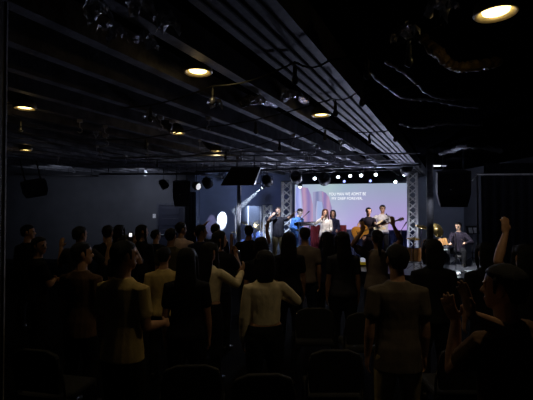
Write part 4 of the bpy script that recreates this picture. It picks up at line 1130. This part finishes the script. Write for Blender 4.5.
# drummer
dp_ = at(459, 221.5, 11.85)
Hdr = (dp_.z - ST - .012) / 1.006 / (1 - .25)
th_ = thing('drum_throne', 'round black drum stool under the right drummer', 'stool', (dp_.x, dp_.y, ST))
seat_z = (.49 - .25) * Hdr - .115
MB().lathe([(.12, seat_z - .08), (.17, seat_z - .07), (.18, seat_z - .03), (.15, seat_z), (.02, seat_z + .005)], 20).build('seat', M_BLACK, th_, smooth=True)
MB().tube([(0, 0, .12), (0, 0, seat_z - .06)], .018).build('pole', M_CHROME, th_)
for k in range(3):
    a = 2 * PI * k / 3 + .4; MB().tube([(0, 0, .2), (.22 * math.cos(a), .22 * math.sin(a), .015)], .012).build('leg', M_CHROME, th_)
D = person('drummer in a dark plaid shirt seated at the right drum kit, face lit', (dp_.x, dp_.y), Hdr, rz=140, skin='light', hair=('short', 'black'), top=('plaid', 'long'), bottom='black', seated=True, base=ST, voxel=.0095, yaw=-5, nod=8, lean=6,
       arms=(dict(w=at(466, 243, 11.45), pole=(-.8, -.5, -.6), n=(0, 0, -1), curl=1.0), dict(w=at(450, 243, 11.5), pole=(.8, -.5, -.6), n=(0, 0, -1), curl=1.0)), knee_out=.05)
for i, (w, tip) in enumerate(((D['wr'][0], at(460, 238, 11.1)), (D['wr'][1], at(446, 236, 11.15)))):
    dr_ = (tip - w).normalized()
    o = MB().tube([w - dr_ * .03, w + dr_ * .36], [.008, .006], 8).build('drumstick', mat('hickory', (.6, .45, .25), .4))
    tag(o, ['wooden drumstick in the drummer\'s left hand', 'wooden drumstick in the drummer\'s right hand'][i], 'drumstick')
# music stand right of drummer
ms = at(472, 207, 12.3); ms.z = ST
t = thing('music_stand', 'music stand with two white sheets right of the drummer', 'music stand', ms, math.radians(10))
zt = at(472, 230, 12.3).z - ST
MB().tube([(0, 0, .1), (0, 0, zt - .1)], .012).build('pole', M_DKSTEEL, t)
for k in range(3):
    a = 2 * PI * k / 3; MB().tube([(0, 0, .16), (.22 * math.cos(a), .22 * math.sin(a), .015)], .01).build('leg', M_DKSTEEL, t)
Rm = Matrix.Rotation(math.radians(-18), 3, 'X')
MB().box((0, -.02, zt), (.42, .015, .26), Rm).build('desk', M_BLACK, t)
for sx in (-1, 1): MB().box((sx * .085, -.04, zt - .01), (.13, .004, .17), Rm).build('sheet', mat('paper_white', (.75, .75, .75), .7), t)
# white floor boxes
for (x, y, d, w, lab) in [(454.5, 266.8, 10.05, .26, 'left of two white floor light boxes before the drummer'), (470, 267.3, 10.1, .28, 'right of two white floor light boxes before the drummer')]:
    p = at(x, y, d)
    t = thing('floor_light', lab, 'floor light', (p.x, p.y, ST), math.radians(6), 'white floor lights')
    MB().box((0, 0, .055), (w, .12, .09)).build('housing', mat('white_box', (.85, .86, .9), .4), t, bevel=.008)
    MB().box((0, -.062, .055), (w * .88, .006, .06)).build('lens', emis('floor_light_glow', (.85, .92, 1), 1.6), t)
    MB().box((0, 0, .006), (w * .6, .16, .012)).build('foot', M_DKSTEEL, t)
# small white/blue floor LEDs at stage edge
for (x, y, d, lab) in [(400.5, 249.5, 11.4, 'tiny bright floor spot left of the right truss'), (291.5, 247.5, 11.7, 'tiny bright floor spot below the keyboard player'), (239.5, 249.5, 12.1, 'tiny bright floor spot at the base of the thin left column'), (289.5, 258, 11.6, 'tiny bright floor spot at the bald leader\'s feet')]:
    p = at(x, y, d); 
    t = thing('floor_spot', lab, 'floor light', (p.x, p.y, ST))
    hz2 = p.z - ST
    MB().tube([(0, 0, .01), (0, 0, hz2)], .012, 8).build('stem', M_DKSTEEL, t)
    MB().box((0, 0, .01), (.16, .16, .02)).build('base_plate', M_DKSTEEL, t)
    MB().ball((0, -.01, hz2), .04).build('lamp', emis('floor_led', (.8, .86, 1), 3), t)
# yellow box with white top near the stage
p = at(363.3, 264, 11.6)
t = thing('folding_sign', 'small yellow sign with a white top at the stage front', 'sign', (p.x, p.y, ST))
zb, zt = at(363, 270, 11.6).z - ST, at(363, 261.5, 11.6).z - ST
zb = max(zb, .03)
MB().box((0, 0, (zb + zt) / 2), (.22, .05, zt - zb)).build('yellow_panel', mat('yellow_plastic', rgb(225, 190, 40), .5, emit=rgb(200, 170, 40), estr=.15), t, bevel=.006)  # faint emission added so the panel and top look lit
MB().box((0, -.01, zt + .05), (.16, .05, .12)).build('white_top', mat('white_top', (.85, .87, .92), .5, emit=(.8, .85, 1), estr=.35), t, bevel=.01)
MB().box((0, 0, .015), (.26, .16, .03)).build('foot', M_DKSTEEL, t)

# ================================================================== CHAIRS
def make_chair(label):
    t = thing('stacking_chair', label, 'chair', (0, 0, 0), 0, 'black chairs in the audience rows')
    M_S = mat('chair_fabric', (.012, .012, .014), .8, bump=.3, bscale=120)
    MB().box((0, 0, .45), (.44, .43, .06)).build('seat', M_S, t, bevel=.025)
    pr = [(-.2, .52), (.2, .52), (.22, .72), (.19, .83), (.1, .865), (-.1, .865), (-.19, .83), (-.22, .72)]
    MB().prism(pr, -.235, -.19, lambda u, v, w: (u, w - (v - .5) * .12, v)).build('backrest', M_S, t, bevel=.012)
    for sx in (-1, 1):
        MB().tube([(sx * .21, .19, .42), (sx * .225, .22, .01)], .011, 8).build('leg', M_CHROME, t)
        MB().tube([(sx * .21, -.19, .42), (sx * .225, -.25, .01)], .011, 8).build('leg', M_CHROME, t)
    for sx in (-1, 1): MB().tube([(sx * .215, -.18, .42), (sx * .222, -.215, .6), (sx * .20, -.255, .80)], .010, 8).build('back_frame', M_CHROME, t)
    MB().tube([(-.21, .19, .415), (.21, .19, .415)], .010, 8).build('front_rail', M_CHROME, t)
    return t
CH = [(110, 2.55, -15, 'black chair behind the tan T-shirt man, its back lit'), (196, 3.1, 4, 'black chair behind the cream top woman'), (262, 2.95, 3, 'black chair behind the pale blouse woman with bright frame'),
      (395, 2.55, 0, 'black chair behind the round-headed man at right'), (330, 3.4, 0, 'black chair in the middle gap right of the pale blouse woman'), (312, 4.7, 0, 'black chair behind the grey-brown shirt man at center'), (360, 4.5, 0, 'black chair behind the long straight haired girl'),
      (450, 3.45, 0, 'black chair behind the broad person in black'), (60, 3.4, -12, 'black chair at the left beside the dark brown top person')]
ch0 = None
for (x, d, rz, lab) in CH:
    p = at(x, 207, d)
    if ch0 is None: ch0 = make_chair(lab); ch0.location = (p.x, p.y, 0); ch0.rotation_euler = (0, 0, math.radians(rz))
    else: dup(ch0, (p.x, p.y, 0), (0, 0, math.radians(rz)), lab)

# ================================================================== REMESH PEOPLE
for (o, vx, marks) in REM:
    r = o.modifiers.new('remesh', 'REMESH'); r.mode = 'VOXEL'; r.voxel_size = vx; r.adaptivity = 0; r.use_smooth_shade = True
    s = o.modifiers.new('smooth', 'SMOOTH'); s.factor = .5; s.iterations = 2
bpy.context.view_layer.update()
dg = bpy.context.evaluated_depsgraph_get()
new = []
for (o, vx, marks) in REM:
    me = bpy.data.meshes.new_from_object(o.evaluated_get(dg)); new.append(me)
for (o, vx, marks), me in zip(REM, new):
    old = o.data
    mats = list(old.materials)
    o.modifiers.clear()
    me.materials.clear()
    for m in mats: me.materials.append(m)
    for p in me.polygons:
        p.use_smooth = True; p.material_index = 0
    if marks:
        for p in me.polygons:
            c = p.center
            for (q, r, k) in marks:
                if (c - q).length < r: p.material_index = k; break
    o.data = me; me.name = o.name

# ================================================================== LIGHTING
BLUE = (.25, .38, 1); COOL = (.72, .8, 1); VIO = (.55, .42, 1)
spot('key_acoustic', at(352, 172, 10.95), at(361, 230, 11.8), 90, (1, .85, .7), 26, .7, .06)  # added warm spot to brighten the acoustic guitar, without a fixture
spot('wash_column', at(222, 178, 10.9), at(239, 215, 12.6), 220, (.8, .85, 1), 22, .8, .06)  # added lamp to lighten the thin left column, without a fixture
for px_, qx, w_ in ((330, 290, 90), (392, 350, 90), (270, 235, 40)):
    spot('ceiling_graze', at(px_, 190, 13.4), at_z(qx, 150, 3.35), w_, (.7, .75, 1), 100, .9, .06)  # added lamps brightening joists and pipes near the stage, no fixtures
spot('rear_downlight', (-.7, .7, 3.38), (-.55, 3.9, 1.25), 15, (1, .82, .5), 46, .9, .06)  # added warm fill behind the camera for the front shirts, no fixture
spot('wash_column', at(437, 168, 9.0), at(430, 212, 9.9), 14, (.8, .85, 1), 30, .9, .06)  # added lamp to lighten the column by the drums, without a fixture
spot('wash_kit', at(423, 178, 10.0), at(431, 238, 10.9), 130, (1, .95, .88), 40, .8, .06)  # added lamp to brighten the right drum kit, without a fixture
# front keys from the bar over the stage front
spot('key_leader', at(267, 180.5, 10.95), at(279, 216, 12.2), 150, COOL, 44, .6, .06)
spot('key_singer', at(324, 178.5, 10.95), at(326, 216, 12.4), 140, (1, .9, .86), 42, .6, .06)
spot('key_guitars', at(407, 169, 10.95), at(376, 216, 12.4), 210, (1, .88, .78), 42, .6, .06)
spot('key_keys', at(296, 177, 10.95), at(297, 222, 12.9), 330, (.45, .65, 1), 26, .6, .06)
spot('wash_drums_right', at(441, 180, 10.6), at(449, 242, 11.4), 420, (.95, .97, 1), 60, .6, .06)
spot('wash_floor_right', at(466, 181, 10.35), at(464, 273, 10.2), 90, (.8, .92, 1), 50, .8, .06)
spot('wash_drums_left', at(250, 178, 12.3), at(254, 236, 13.8), 300, (.6, .72, 1), 34, .6, .06)
# blue wall washes
spot('wall_wash', at(230, 176, 13.0), at(222, 205, YF), 60, (.42, .55, 1), 90, .9, .1)
spot('wall_wash', at(262, 176, 13.0), at(265, 205, YF), 45, (.34, .45, 1), 80, .9, .1)
spot('wall_wash_left', at(150, 174, 12.4), at(140, 210, YS), 62, (.74, .8, 1), 120, 1, .1)
spot('wall_wash_left', at(60, 176, 11.6), at(60, 200, YS), 22, (.74, .8, 1), 110, 1, .1)
spot('wall_wash_right', at(455, 160, 11.5), at(455, 215, YF), 75, (.68, .74, 1), 100, 1, .1)
spot('wash_curtain', (5.6, 5.2, 3.3), (5.4, 8, 2.3), 14, (.75, .78, 1), 80, 1, .1)  # added lamp outside the view for the pale pipe and curtain
# back lights pointing at the audience and up-lights from the stage on to the ceiling
for (x, y, d, lab) in HOT[1:6:2]:
    p = at(x, y, d); spot('back_light', p + V((0, -.2, -.06)), p + V((-.4, -6, -2.6)), 60, COOL, 60, .8, .05)
for px in (320, 360, 398):
    p = at(px, 240, 12.9); spot('up_light', (p.x, 12.9, ST + .1), (p.x - .5, 8.8, 3.4), 400, (.62, .68, 1), 66, .9, .08)

w = bpy.data.worlds.new('World'); scn.world = w; w.use_nodes = True
w.node_tree.nodes['Background'].inputs[0].default_value = (.01, .012, .02, 1)
w.node_tree.nodes['Background'].inputs[1].default_value = .2

cam = bpy.data.cameras.new('camera'); co = bpy.data.objects.new('camera', cam); COL.objects.link(co)
co.location = CAM; co.rotation_euler = (PI / 2 + PITCH, 0, 0)
cam.sensor_width = 36; cam.lens = 36 * F / 533; cam.clip_start = .05
scn.camera = co
scn.view_settings.view_transform = 'Standard'
scn.view_settings.look = 'None'
scn.view_settings.exposure = 0
